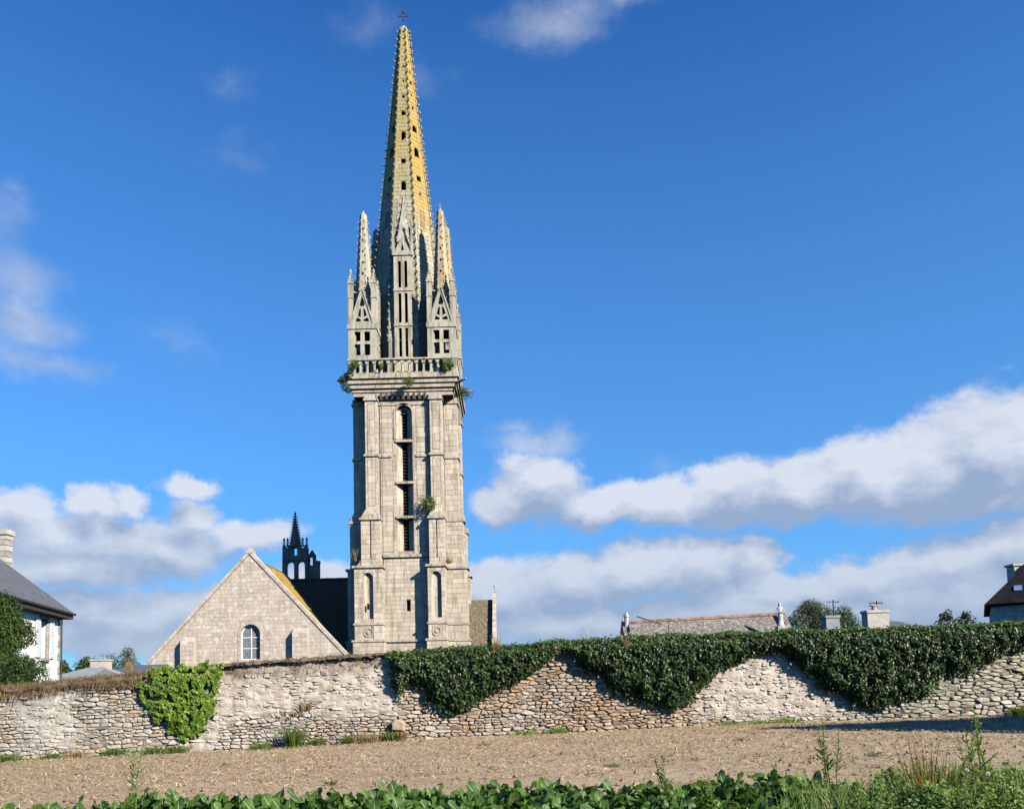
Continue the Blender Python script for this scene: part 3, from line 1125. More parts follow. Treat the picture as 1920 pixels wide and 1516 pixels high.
def spirelet(mb_, c, z0, z1, r0, n=4, rot=math.pi / 4, cro=8, cs=.14):
    """solid small spire with crocketed edges"""
    a, t = Vector((c[0], c[1], z0)), Vector((c[0], c[1], z1))
    vs = []
    for r, z_ in ((r0, z0), (.04, z1)):
        for i in range(n):
            th = rot + 2 * math.pi * i / n
            vs.append((c[0] + r * math.cos(th), c[1] + r * math.sin(th), z_))
    mb_.add(vs, [(i, (i + 1) % n, n + (i + 1) % n, n + i) for i in range(n)] + [tuple(range(n, 2 * n)), tuple(reversed(range(n)))])
    for i in range(n):
        th = rot + 2 * math.pi * i / n
        for q in range(cro):
            f = (q + .5) / cro
            r = r0 * (1 - f) + .04 * f
            p = Vector((c[0] + r * math.cos(th), c[1] + r * math.sin(th), z0 + (z1 - z0) * f))
            crocket(mb_, p, (math.cos(th), math.sin(th), 0), cs)
    mb_.frustum(t - Vector((0, 0, .05)), t + Vector((0, 0, .22)), .05, .13, 6)
    mb_.frustum(t + Vector((0, 0, .22)), t + Vector((0, 0, .45)), .13, .03, 6)


# corner pinnacles
def pinnacle(cx, cy, top_py, dd):
    front = cy < DA
    zc0 = z_rail + .07
    z1 = ZF(617, 72.8)
    z2 = ZF(608, 72.8)
    zga = ZF(540, 72.8)
    zt_ = zat(760, top_py, DA + (cy - DA))
    hw = 1.30
    pm = MB()
    dk = MB()
    for k in range(4):
        a = k * math.pi / 2
        U = Vector((math.cos(a), math.sin(a), 0))
        N = Vector((math.sin(a), -math.cos(a), 0))
        fr = frame((cx, cy, 0), U, (0, 0, 1), N)
        hb0 = ZF(666, 72.8)
        hm0, hm1 = ZF(645, 72.8), ZF(642, 72.8)
        hh1 = ZF(622, 72.8)
        ops = [rect(-.72, -.17, hb0, hm0 - .02), rect(.17, .72, hb0, hm0 - .02), rect(-.72, -.17, hm1 + .12, hh1), rect(.17, .72, hm1 + .12, hh1)]
        e = .0 if k % 2 == 0 else .26
        pm.prism(rect(-hw + e, hw - e, zc0, z1), fr, hw - .26, hw, ops)
        # gablet with tracery
        gb = hw - .16
        go = [(0 - .02, zga - .95 - .35), ]
        tri = [(-gb, z2), (gb, z2), (0, zga)]
        H = zga - z2
        ho = [[(-.20, z2 + H * .50), (.20, z2 + H * .50), (.26, z2 + H * .58), (0, z2 + H * .80), (-.26, z2 + H * .58)],
              [(-.46, z2 + H * .24), (-.12, z2 + H * .20), (-.10, z2 + H * .43), (-.26, z2 + H * .42)],
              [(.46, z2 + H * .24), (.12, z2 + H * .20), (.10, z2 + H * .43), (.26, z2 + H * .42)],
              [(-.66, z2 + H * .08), (-.14, z2 + H * .08), (-.12, z2 + H * .13), (-.50, z2 + H * .19)],
              [(.66, z2 + H * .08), (.14, z2 + H * .08), (.12, z2 + H * .13), (.50, z2 + H * .19)]]
        pm.prism(tri, fr, hw - .32, hw - .04, ho)
        for s_ in (-1, 1):   # raking moulding + crockets
            vs = [fr(s_ * (gb + .06), z2, hw + .04), fr(0, zga + .18, hw + .04), fr(0, zga - .08, hw + .04), fr(s_ * (gb - .14), z2, hw + .04),
                  fr(s_ * (gb + .06), z2, hw - .38), fr(0, zga + .18, hw - .38), fr(0, zga - .08, hw - .38), fr(s_ * (gb - .14), z2, hw - .38)]
            fs = [(0, 1, 2, 3), (4, 7, 6, 5), (0, 4, 5, 1), (3, 2, 6, 7)]
            if s_ > 0: fs = fs
            pm.add(vs, fs)
            for q in range(5):
                f = (q + .6) / 5.5
                crocket(pm, fr(s_ * (gb + .04) * (1 - f), z2 + (zga + .1 - z2) * f, hw - .12), N * .3 + U * s_, .13)
        # inner dark mass of the cage
    pm.box(cx - hw - .08, cx + hw + .08, cy - hw - .08, cy + hw + .08, z1 + .002, z2)
    for sx_ in (-1, 1):
        for sy_ in (-1, 1):
            pm.box(cx + sx_ * (hw - .45) - .2, cx + sx_ * (hw - .45) + .2, cy + sy_ * (hw - .45) - .2, cy + sy_ * (hw - .45) + .2, z_fl, z1)
    # corner piers
    zp = ZF(522, 72.8)
    for sx_ in (-1, 1):
        for sy_ in (-1, 1):
            qx, qy = cx + sx_ * (hw - .22), cy + sy_ * (hw - .22)
            pm.box(qx - .23, qx + .23, qy - .23, qy + .23, z2 + .002, zp - .5)
            pm.box(qx - .28, qx + .28, qy - .28, qy + .28, zp - 1.9, zp - 1.78)
            pm.box(qx - .28, qx + .28, qy - .28, qy + .28, zp - .5, zp - .36)
            spirelet(pm, (qx, qy), zp - .36, zp + .55, .32, 4, math.pi / 4, 3, .12)
            # little flying props to the central spire
            m_ = Vector((cx + sx_ * .45, cy + sy_ * .45, zp - 1.0))
            pm.frustum((qx, qy, zp - 1.2), m_, .07, .07, 4)
            pm.frustum((qx, qy, zp - 2.6), m_ - Vector((0, 0, 1.3)), .07, .07, 4)
    o = pm.build('pinnacle', M['spire_trim'], tower)
    sp = MB()
    n = 8
    zb = z2 + .01
    R0 = 1.06
    RT = .34
    zz = [zb, zt_ - (zt_ - zb) * .0]
    # octagonal crocketed spire with pierced lights
    for i in range(n):
        th0 = 2 * math.pi * (i - .5) / n - math.pi / 2
        th1 = 2 * math.pi * (i + .5) / n - math.pi / 2
        thm = (th0 + th1) / 2
        ap = R0 * math.cos(math.pi / n)
        Nn = Vector((math.cos(thm), math.sin(thm), 0))
        Uu = Vector((-math.sin(thm), math.cos(thm), 0))
        hgt = zt_ - zb
        apt = RT * math.cos(math.pi / n)
        slope = (Nn * (-(ap - apt) / hgt) + Vector((0, 0, 1)))
        L = slope.length
        f_ = frame(Vector((cx, cy, zb)) + Nn * ap, Uu, slope / L, Uu.cross(slope / L) if Uu.cross(slope / L).dot(Nn) > 0 else -Uu.cross(slope / L))
        LL = hgt * L
        w0 = R0 * math.sin(math.pi / n)
        ho = []
        if i % 2 == 0:
            for q in (.46, .56, .66, .76, .86):
                ho.append(disc(0, LL * q, .115 * (1.25 - q * .6), 7, 1.4))
        wt_ = RT * math.sin(math.pi / n)
        sp.prism([(-w0, 0), (w0, 0), (wt_, LL), (-wt_, LL)], f_, -.12, 0, ho)
        sp.prism([(-w0 * .97, 0), (w0 * .97, 0), (.02, LL)], f_, -.30, -.14) if not ho else None
        for q in range(13):
            f = .16 + .80 * (q + .5) / 13
            rr_ = R0 * (1 - f) + RT * f
            crocket(sp, Vector((cx + rr_ * math.cos(th0), cy + rr_ * math.sin(th0), zb + hgt * f)), (math.cos(th0), math.sin(th0), 0), .15)
    t = Vector((cx, cy, zt_))
    sp.frustum(t - Vector((0, 0, .02)), t + Vector((0, 0, .22)), RT, .10, 8)
    sp.frustum(t + Vector((0, 0, .2)), t + Vector((0, 0, .45)), .13, .03, 6)
    if cx > AXX:
        sp.box(cx - .16, cx + .16, cy - .04, cy + .04, zt_ + .55, zt_ + .63)
        sp.box(cx - .04, cx + .04, cy - .04, cy + .04, zt_ + .4, zt_ + .8)
    sp.build('pinnacle_spire', M['spire_trim'] if cx < AXX else M['spire_r'], o)


M['spire_r'] = stone_mat('ochre_granite', (.38, .33, .25), (.44, .36, .24), (.13, .11, .085), lichen=.55, lichen_col=(.40, .22, .05), green=.2)
PC = 3.66
pinnacle(AXX - PC, DA - PC, 402, 0)
pinnacle(AXX + PC, DA - PC, 399, 0)
pinnacle(AXX - PC, DA + PC, 434, 0)
pinnacle(AXX + PC, DA + PC, 432, 0)

# main spire, octagonal, pierced, with courses of stone
z_ap = ZA(58)
z_kn = ZA(415)
spz = [(z_fl - .05, 3.62), (ZA(668), 3.48), (z_kn, 2.34), (z_ap, .36)]
SBk = Blocks()
spm = MB()
lights_all = {
    0: [(756, 137, .14, .2, 'd'), (756, 166, .16, .22, 'd'), (756, 197, .30, .34, 'd'), (756, 230, .50, .52, 'd'), (755.5, 275, .44, .95, 'a'), (755, 325, .44, .46, 'r'), (756, 373, .46, .95, 'a')],
    1: [(0, 124, .14, .2, 'd'), (0, 145, .16, .22, 'd'), (0, 166, .26, .34, 'd'), (0, 190, .18, .22, 'd'), (0, 215, .24, .34, 'd'), (0, 256, .50, .70, 'a'), (0, 302, .52, 1.0, 'a'), (0, 353, .48, .5, 'r'), (0, 383, .24, .28, 'd'), (0, 430, .55, 1.85, 'r')],
}
for i in range(8):
    thm = -math.pi / 2 + i * math.pi / 4
    Nn = Vector((math.cos(thm), math.sin(thm), 0))
    Uu = Vector((-math.sin(thm), math.cos(thm), 0))
    for (za, aa), (zb, ab) in zip(spz[1:], spz[2:]):
        sv = (Nn * (ab - aa) + Vector((0, 0, zb - za)))
        L = sv.length
        sv /= L
        nn = Uu.cross(sv)
        if nn.dot(Nn) < 0: nn = -nn
        f_ = frame(Vector((AXX, DA, za)) + Nn * aa, Uu, sv, nn)
        w0, w1 = aa * math.tan(math.pi / 8), ab * math.tan(math.pi / 8)
        ho, hb = [], []
        for (px_, py_, ww, hh, kind) in lights_all[i % 2]:
            zc = ZA(py_) - .0
            v = (zc - za) / (zb - za) * L
            if not (.3 < v < L - .3): continue
            if kind == 'd': q = disc(0, v, ww / 2, 8, hh / ww)
            elif kind == 'a': q = arch(-ww / 2, ww / 2, v - hh / 2, v + hh / 2, 6)
            else: q = rect(-ww / 2, ww / 2, v - hh / 2, v + hh / 2)
            ho.append(q)
            hb.append((-ww / 2 - .015, ww / 2 + .015, v - hh / 2 - .015, v + hh / 2 + .015))
        if i % 2 == 0 and za < z_kn - 1:
            # opening behind the lucarne
            q0 = rect(-.62, .62, .3, L - 2.2)
            ho = [q0]
            hb = [(-.64, .64, .29, L - 2.19)]
        spm.prism([(-w0, 0), (w0, 0), (w1, L), (-w1, L)], f_, -.28, 0, ho)
        vis = {0: 1.0, 1: .75, 7: .75}.get(i, 0)
        SBk.face(f_, [(-w0, 0), (w0, 0), (w1, L), (-w1, L)], hb, .42, .72, proud=.045, joint=.02, pal=pal_spire, vis=vis)
# vertical foot of the spire
for i in range(8):
    thm = -math.pi / 2 + i * math.pi / 4
    Nn = Vector((math.cos(thm), math.sin(thm), 0))
    Uu = Vector((-math.sin(thm), math.cos(thm), 0))
    f_ = frame(Vector((AXX, DA, 0)) + Nn * 3.5, Uu, (0, 0, 1), Nn)
    w0 = 3.5 * math.tan(math.pi / 8)
    ho = [rect(-.62, .62, z_fl, spz[1][0])] if i % 2 == 0 else []
    if i % 2 == 0:
        for s_ in (-1, 1):
            a0, a1 = sorted((s_ * .62, s_ * w0))
            spm.prism(rect(a0, a1, z_fl, spz[1][0]), f_, -.28, 0)
    else:
        spm.prism(rect(-w0, w0, z_fl, spz[1][0]), f_, -.28, 0)
spire = spm.build('spire', M['spire_body'], tower)
SBk.build('spire_block', M['spire'], tower, 300, 'spire_courses')
# arris rolls and crockets
cm_ = MB()
for i in range(8):
    th = -math.pi / 2 + (i + .5) * math.pi / 4
    d = Vector((math.cos(th), math.sin(th), 0))
    k8 = 1 / math.cos(math.pi / 8)
    for (za, aa), (zb, ab) in zip(spz[1:], spz[2:]):
        p0 = Vector((AXX, DA, za)) + d * (aa * k8 + .03)
        p1 = Vector((AXX, DA, zb)) + d * (ab * k8 + .03)
        cm_.frustum(p0, p1, .10, .085, 5)
        n = round((zb - za) / .80)
        for q in range(n):
            crocket(cm_, p0.lerp(p1, (q + .5) / n) + d * .04, d, .27)
co = cm_.build('crockets', M['crocket'], spire)
co['kind'] = 'stuff'
cap = MB()
zc = z_ap
cap.frustum((AXX, DA, zc - .3), (AXX, DA, zc + .25), .40, .34, 8)
cap.frustum((AXX, DA, zc + .25), (AXX, DA, zc + .45), .34, .12, 8)
cap.build('finial', M['statue'], spire)
cr = MB()
zc = z_ap + .4
z_top = ZA(12)
cr.tube([(AXX, DA, zc), (AXX - .03, DA, (zc + z_top) / 2), (AXX - .06, DA, z_top)], .045, .022, 5)
for (f, w_) in ((.52, .42), (.66, .22)):
    z_ = zc + (z_top - zc) * f
    cr.box(AXX - w_, AXX + w_, DA - .03, DA + .03, z_ - .04, z_ + .04)
cr.frustum((AXX, DA, zc + (z_top - zc) * .30), (AXX, DA, zc + (z_top - zc) * .36), .09, .09, 6)
for s_ in (-1, 1):
    cr.frustum((AXX + s_ * .40, DA, zc + (z_top - zc) * .52), (AXX + s_ * .52, DA, zc + (z_top - zc) * .52 + .02), .08, .02, 4)
cr.frustum((AXX - .05, DA, zc + (z_top - zc) * .72), (AXX - .05, DA, zc + (z_top - zc) * .84), .10, .05, 6)
cr.build('iron_cross', M['iron'], spire)

# lucarnes on the four cardinal faces
for k in range(4):
    fr = ring(k)
    lm = MB()
    n0 = 3.74
    hw = .84
    zl = ZF(475, 73.6)
    ops = []
    rows = [(ZF(667, 73.6), ZF(613, 73.6)), (ZF(603, 73.6), ZF(548, 73.6)), (ZF(537, 73.6), ZF(487, 73.6))]
    for q, (a, b_) in enumerate(rows):
        for s_ in (-1, 1):
            x0, x1 = sorted((s_ * .15, s_ * .44))
            ops.append(arch(x0, x1, a, b_, 5) if q == 2 else rect(x0, x1, a, b_))
    lm.prism(rect(-hw, hw, z_fl, zl), fr, n0 - .32, n0, ops)
    # cheeks back to the spire
    for s_ in (-1, 1):
        x0, x1 = sorted((s_ * (hw - .26), s_ * hw))
        za_, zb_ = z_fl, zl
        vs = []
        for x in (x0, x1):
            for (z_, nb) in ((za_, 3.3), (zb_, 2.45)):
                vs.append(fr(x, z_, n0 - .3)); vs.append(fr(x, z_, nb))
        lm.add(vs, [(0, 1, 3, 2), (4, 6, 7, 5), (0, 4, 5, 1), (2, 3, 7, 6)])
    # transoms stand a little proud
    for zz_ in (ZF(608, 73.6), ZF(542, 73.6)):
        lm.box(-hw - .05, hw + .05, zz_ - .09, zz_ + .09, n0 - .1, n0 + .07, fr=fr)
    lm.box(-hw - .10, hw + .10, zl - .10, zl + .08, n0 - .3, n0 + .10, fr=fr)
    # gable
    zga = ZF(440, 73.8)
    gbl = [(-hw, zl + .08), (hw, zl + .08), (.10, zga - .25), (0, zga), (-.10, zga - .25)]
    lm.prism(gbl, fr, n0 - .3, n0 - .02, [[(-.17, zl + .42), (.17, zl + .42), (0, zl + 1.25)]])
    for s_ in (-1, 1):
        c = fr(s_ * (hw + .02), 0, n0 - .14)
        lm.box(s_ * (hw + .02) - .13, s_ * (hw + .02) + .13, zl - .1, zl + 1.0, n0 - .26, n0 + .0, fr=fr)
        spirelet(lm, (c.x, c.y), zl + 1.0, zl + 3.2, .16, 4, math.pi / 4 + k * math.pi / 2, 5, .08)
    # steep spirelet leaning on the main spire
    zs0, zs1 = zl + .09, ZF(374, 75)
    b0, b1 = n0 - .32, 2.15
    vs = [fr(-hw * .93, zs0, b0), fr(hw * .93, zs0, b0), fr(hw * .93, zs0, 2.3), fr(-hw * .93, zs0, 2.3), fr(0, zs1, b1 + .25), fr(-.12, zs1, b1 - .3), fr(.12, zs1, b1 - .3)]
    lm.add(vs, [(0, 1, 4), (1, 2, 6, 4), (3, 0, 4, 5), (4, 6, 5)])
    for q in range(8):
        f = (q + .5) / 8
        for s_ in (-1, 1):
            p = fr(s_ * hw * .93 * (1 - f), zs0 + (zs1 - zs0) * f, b0 + (b1 + .25 - b0) * f)
            crocket(lm, p, fr(s_, 0, .6) - fr(0, 0, 0), .15)
    p = fr(0, zs1, b1 + .2)
    lm.frustum(p - Vector((0, 0, .3)), p + Vector((0, 0, .4)), .12, .04, 6)
    lm.build('lucarne', M['spire_trim'], spire)

# lightning conductor
lc = MB()
x_ = -2.18
for (b0, b1, n_) in ((zg, z_ledge, CORE + .12), (z_ledge, z_cap, CORE + .2), (z_cap, z_fl, 5.3)):
    xx = -2.0 if n_ < 4 else -2.05
    lc.tube([frf(xx, b0, n_), frf(xx, b1, n_)], .022, .022, 4)
lc.build('lightning_cable', M['iron'], tower)

# ------------------------------------------------------------------ church: transept gable, nave, porch roof, bellcote
DG = 71.0
Gx = P(468, 1037, DG)
church_base = Vector((Gx.x, DG, ground(Gx.x, DG)))
church = empty('parish_church', church_base, 'low granite church with broad pointed gable and mossy roofs behind the tall tower', 'church')
frg = frame((0, DG, 0), (1, 0, 0), (0, 0, 1), (0, -1, 0))
apex = Gx
lft = P(258, 1268, DG)
rgt = P(648, 1229, DG)
k_l = (apex.z - lft.z) / (apex.x - lft.x)
k_r = (apex.z - rgt.z) / (rgt.x - apex.x)
gz0 = ground(Gx.x, DG) - .5
xl, xr = lft.x - .2, rgt.x
zl_, zr_ = apex.z - k_l * (apex.x - xl), rgt.z
gw = MB()
w0, w1 = P(453, 1200, DG).x, P(486, 1200, DG).x
wz0, wz1 = zat(470, 1236, DG), zat(470, 1172, DG)
gpoly = [(xl, gz0), (xr, gz0), (xr, zr_), (apex.x, apex.z - .1), (xl, zl_)]
gw.prism(gpoly, frg, -.9, 0, [arch(w0 - .1, w1 + .1, wz0, wz1 + .1, 10)])
gw.build('gable_wall', M['gable_body'], church)
GB = Blocks()
fG = lambda a, b_, c: frg(a, b_, c)
wh = [(w0 - .36, w1 + .36, wz0 - .22, wz1 + .36)]
GB.face(fG, [(xl, gz0 + 1.0), (xr, gz0 + 1.0), (xr, zr_), (apex.x, apex.z - .15), (xl, zl_)], wh, .34, .75, proud=.014, joint=.012, pal=pal_gable, vis=1, jitter=.45)
# archivolt stones of the window
cxw = (w0 + w1) / 2
rw = (w1 - w0) / 2 + .08
nA = 9
for i in range(nA):
    t0, t1 = math.pi * i / nA, math.pi * (i + 1) / nA
    zc_ = wz1 + .1 - rw
    q = [(cxw + rw * math.cos(t0), zc_ + rw * math.sin(t0)), (cxw + (rw + .26) * math.cos(t0), zc_ + (rw + .26) * math.sin(t0)),
         (cxw + (rw + .26) * math.cos(t1), zc_ + (rw + .26) * math.sin(t1)), (cxw + rw * math.cos(t1), zc_ + rw * math.sin(t1))]
    GB.add(fG, q, .05, pal_gable(random), 1)
for s_ in (-1, 1):
    z_ = wz0 - .02
    while z_ < wz1 - rw:
        zz_ = min(z_ + .42, wz1 + .1 - rw)
        a0, a1 = sorted((cxw + s_ * rw, cxw + s_ * (rw + .25)))
        GB.add(fG, rect(a0, a1, z_ + .01, zz_ - .01), .05, pal_gable(random), 1)
        z_ = zz_
GB.build('gable_block', M['gable'], church, 300, 'gable_facing')
# coping
cp = Blocks()
for (p0, p1, sgn) in (((xl, zl_), (apex.x, apex.z - .05), 1), ((apex.x, apex.z - .05), (xr, zr_), 1)):
    L = math.hypot(p1[0] - p0[0], p1[1] - p0[1])
    u = ((p1[0] - p0[0]) / L, (p1[1] - p0[1]) / L)
    n = round(L / .95)
    for i in range(n):
        a, b_ = L * i / n + .012, L * (i + 1) / n - .012
        mbk = MB()
        off = .0
        q = []
        for t in (a, b_):
            q.append((p0[0] + u[0] * t, p0[1] + u[1] * t))
        nn = (-u[1], u[0])
        pts = [q[0], q[1], (q[1][0] + nn[0] * .26, q[1][1] + nn[1] * .26), (q[0][0] + nn[0] * .26, q[0][1] + nn[1] * .26)]
        mbk.prism(pts, frg, -.75, .10 + random.uniform(-.015, .015), col=pal_gable(random))
        mbk.build('coping_stone', M['gable'], church, loc=frg(q[0][0], q[0][1], 0))
fn = MB()
fn.box(apex.x - .3, apex.x + .3, DG - .15, DG + .7, apex.z + .0, apex.z + .30)
fn.frustum((apex.x, DG + .2, apex.z + .3), (apex.x, DG + .2, apex.z + .42), .28, .2, 6)
fn.build('gable_apex_stone', M['gable_body'], church)
# flat buttresses on the gable
for (a, b_, t, wd) in ((340, 368, 1203, .55), (548, 580, 1186, .55)):
    x0, x1 = P(a + 3, t, DG).x, P(b_, t, DG).x
    z1 = zat((a + b_) / 2, t, DG)
    bm_ = MB()
    bm_.prism(rect(x0, x1, gz0, z1), frg, 0, .62)
    bm_.add([frg(x0, z1, .62), frg(x1, z1, .62), frg(x1, z1 + .45, 0), frg(x0, z1 + .45, 0)], [(0, 1, 2, 3)])
    bm_.add([frg(x0, z1, .62), frg(x0, z1 + .45, 0), frg(x0, z1, 0)], [(0, 1, 2)])
    bm_.add([frg(x1, z1, .62), frg(x1, z1, 0), frg(x1, z1 + .45, 0)], [(0, 1, 2)])
    bo = bm_.build('gable_buttress', M['gable_body'], church)
    bk = Blocks()
    bk.face(lambda a_, c_, d_: frg(a_, c_, .62 + d_), rect(x0, x1, gz0 + 1, z1), [], .42, .75, proud=.03, pal=pal_gable, vis=1)
    bk.build('buttress_block', M['gable'], bo, 40)
# window: frame, bars, lattice and panes
wf = MB()
fW = lambda a, b_, c: frg(a, b_, -.32 + c)
wf.prism(arch(w0 - .1, w1 + .1, wz0, wz1 + .1, 12), fW, -.06, .02, [arch(w0, w1, wz0 + .08, wz1, 12)])
wf.box(cxw - .035, cxw + .035, wz0 + .05, wz1 - .01, -.04, .05, fr=lambda a, b_, c: fW(a, b_, c))
hws = wz1 - wz0
for f in (.33, .65):
    wf.box(w0, w1, wz0 + hws * f - .03, wz0 + hws * f + .03, -.04, .045, fr=fW)
wobj = wf.build('window_frame', M['white_paint'], church)
for (x0_, x1_) in ((w0 + .005, cxw - .04), (cxw + .04, w1 - .005)):
    for (f0, f1) in ((.03, .32), (.34, .64)):
        pn = MB()
        pn.prism(rect(x0_, x1_, wz0 + hws * f0, wz0 + hws * f1), fW, -.045, -.03)
        pn.build('pane', M['glass'], wobj)
    pn = MB()
    zz0 = wz0 + hws * .66
    r_ = (w1 - w0) / 2
    pts = [(x0_, zz0), (x1_, zz0)]
    zc_ = wz1 - r_
    if x0_ < cxw - .5:
        pts += [(x1_, wz1 - .02)] + [(cxw + (r_ - .01) * math.cos(t), zc_ + (r_ - .01) * math.sin(t)) for t in np.linspace(math.pi * .55, math.pi, 6)]
    else:
        pts += [(cxw + (r_ - .01) * math.cos(t), zc_ + (r_ - .01) * math.sin(t)) for t in np.linspace(0, math.pi * .45, 6)] + [(x0_, wz1 - .02)]
    pn.prism(pts, fW, -.045, -.03)
    pn.build('pane', M['glass'], wobj)
lt = MB()
t = -3.2
while t < 3.2:
    for sg in (1, -1):
        # diagonal came clipped to the window box
        pts = []
        for s_ in np.linspace(0, 1, 2):
            pass
        x0_, z0_ = w0, wz0
        a = []
        # line: (x-cxw)*sg*1.25 + (z - zmid) = t
        for x in (w0 + .01, w1 - .01):
            z_ = (wz0 + wz1) / 2 + t - (x - cxw) * sg * 1.35
            a.append((x, z_))
        (xa, za), (xb, zb) = a
        def clipz(lo, hi, xa, za, xb, zb):
            if za > zb: xa, za, xb, zb = xb, zb, xa, za
            if zb < lo or za > hi: return None
            if za < lo:
                f = (lo - za) / (zb - za); xa, za = xa + (xb - xa) * f, lo
            if zb > hi:
                f = (hi - za) / (zb - za); xb, zb = xa + (xb - xa) * f, hi
            return xa, za, xb, zb
        r = clipz(wz0 + .08, wz1 - .28, xa, za, xb, zb)
        if r and abs(r[3] - r[1]) > .05:
            lt.tube([fW(r[0], r[1], -.02), fW(r[2], r[3], -.02)], .019, .019, 4)
    t += .24
lo_ = lt.build('lead_lattice', M['lead'], wobj)
lo_['kind'] = 'stuff'
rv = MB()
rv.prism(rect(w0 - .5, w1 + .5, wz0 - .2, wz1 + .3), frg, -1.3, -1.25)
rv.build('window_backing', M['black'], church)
sll = MB()
sll.box(w0 - .25, w1 + .25, wz0 - .2, wz0 + .0, -.3, .10, fr=frg)
sll.build('window_sill', M['gable_body'], church)


def slab(pts, t=.22):
    mb_ = MB()
    p = [Vector(q) for q in pts]
    n = (p[1] - p[0]).cross(p[2] - p[0]).normalized()
    if n.z < 0: n = -n
    q = [a - n * t for a in p]
    k = len(p)
    up = (p[1] - p[0]).cross(p[2] - p[0]).z > 0
    fs = [tuple(range(k)), tuple(reversed(range(k, 2 * k)))] + [(i, k + i, k + (i + 1) % k, (i + 1) % k) for i in range(k)]
    if not up: fs = [tuple(reversed(f)) for f in fs]
    mb_.add(p + q, fs)
    return mb_


DN = 82.0                       # ridge of the nave
zn = zat(600, 1087, DN)
ax, az_ = apex.x, apex.z - .22
# transept roof
yb = DN + .5
slab([(ax, DG + .6, az_), (ax, yb, az_), (xr, yb, zr_ - .2), (xr, DG + .6, zr_ - .2)]).build('transept_roof', M['roof_lichen'], church)
slab([(ax, yb, az_), (ax, DG + .6, az_), (xl, DG + .6, zl_ - .2), (xl, yb, zl_ - .2)]).build('transept_roof', M['roof_nave'], church)
# nave roof: ridge along x
xn0, xn1 = P(520, 1087, DN).x - 1.5, AXX
slab([(xn0, DN, zn), (xn1 + 3, DN, zn), (xn1 + 3, DN - 8.5, zn - 8.3), (xn0, DN - 8.5, zn - 8.3)]).build('nave_roof', M['roof_nave'], church)
slab([(xn1 + 3, DN, zn), (xn0, DN, zn), (xn0, DN + 8.5, zn - 8.3), (xn1 + 3, DN + 8.5, zn - 8.3)]).build('nave_roof', M['roof_nave'], church)
nb_ = MB()
nb_.box(xn0, xn1 + 3, DN - 8, DN + 8, gz0, zn - 8.2)
nb_.box(xl + .3, xr - .3, DG + .95, DN - 8.02, gz0, min(zl_, zr_) - .5)
nb_.build('nave_wall', M['gable_body'], church)
rt = MB()
x = xn0
ri = []
while x < xn1 - 5.0:
    t_ = MB()
    t_.frustum((x, DN, zn + .02 + random.uniform(0, .03)), (x + .40, DN, zn + .03 + random.uniform(0, .02)), .15, .17, 7)
    t_.build('ridge_tile', M['roof_nave'], church, loc=(x, DN, zn))
    x += .42
# right-hand roof with stepped coping and finial
DP = 80.0
zr0 = zat(905, 1124, DP)
xp0, xp1 = AXX + 2, P(925, 1124, DP).x
slab([(xp0, DP, zr0), (xp1, DP, zr0), (xp1, DP - 6.5, zr0 - 6.4), (xp0, DP - 6.5, zr0 - 6.4)]).build('aisle_roof', M['roof_porch'], church)
slab([(xp1, DP, zr0), (xp0, DP, zr0), (xp0, DP + 6.5, zr0 - 6.4), (xp1, DP + 6.5, zr0 - 6.4)]).build('aisle_roof', M['roof_porch'], church)
nb_ = MB()
nb_.box(xp0, xp1 - .2, DP - 6.2, DP + 6.2, gz0, zr0 - 6.4)
nb_.build('aisle_wall', M['gable_body'], church)
gpr = MB()
frp = frame((xp1, DP, 0), (0, 1, 0), (0, 0, 1), (1, 0, 0))
gpr.prism([(-6.8, gz0), (6.8, gz0), (6.8, zr0 - 6.3), (0, zr0 + .35), (-6.8, zr0 - 6.3)], frp, 0, .22)
gpr.build('aisle_gable', M['gable_body'], church)
st_ = MB()
for i in range(11):
    f = i / 11
    yy, zz_ = -6.8 * (1 - f), zr0 - 6.3 + 6.65 * f
    st_.prism([(yy, zz_), (yy + .66, zz_ + .64), (yy + .62, zz_ + .95), (yy - .04, zz_ + .40)], frp, -.06, .30)
o = st_.build('aisle_coping', M['gable_body'], church)
fi = MB()
spirelet(fi, (xp1 + .2, DP), zr0 + .35, zr0 + 1.15, .17, 4, math.pi / 4, 3, .1)
fi.build('aisle_finial', M['gable_body'], church)

# bellcote
DB = 84.0
sB = DB / F


def XB(px): return P(px, 1060, DB).x


def ZB(py): return zat(563, py, DB)


bc = MB()
frb = frame((0, DB, 0), (1, 0, 0), (0, 0, 1), (0, -1, 0))
c5 = lambda X, Y: (XB(260 + X / 4.571), ZB(940 + Y / 4.571))
(bx0, bz0), (bx1, bz1) = c5(1230, 700), c5(1450, 400)
o1 = arch(c5(1268, 0)[0], c5(1333, 0)[0], c5(0, 660)[1], c5(0, 515)[1], 6)
o2 = arch(c5(1362, 0)[0], c5(1425, 0)[0], c5(0, 660)[1], c5(0, 513)[1], 6)
o3 = rect(c5(1327, 0)[0], c5(1360, 0)[0], c5(0, 460)[1], c5(0, 396)[1])
poly = [(bx0, bz0), (bx1, bz0), c5(1450, 400), c5(1440, 372), c5(1425, 372), c5(1420, 395), c5(1395, 400), c5(1385, 372), c5(1290, 372), c5(1280, 392), c5(1262, 400), c5(1257, 378), c5(1235, 378)]
bc.prism(poly, frb, -.45, .1, [o1, o2, o3])
bc.box(c5(1235, 0)[0], c5(1452, 0)[0], c5(0, 500)[1] - .06, c5(0, 500)[1] + .08, -.5, .18, fr=frb)
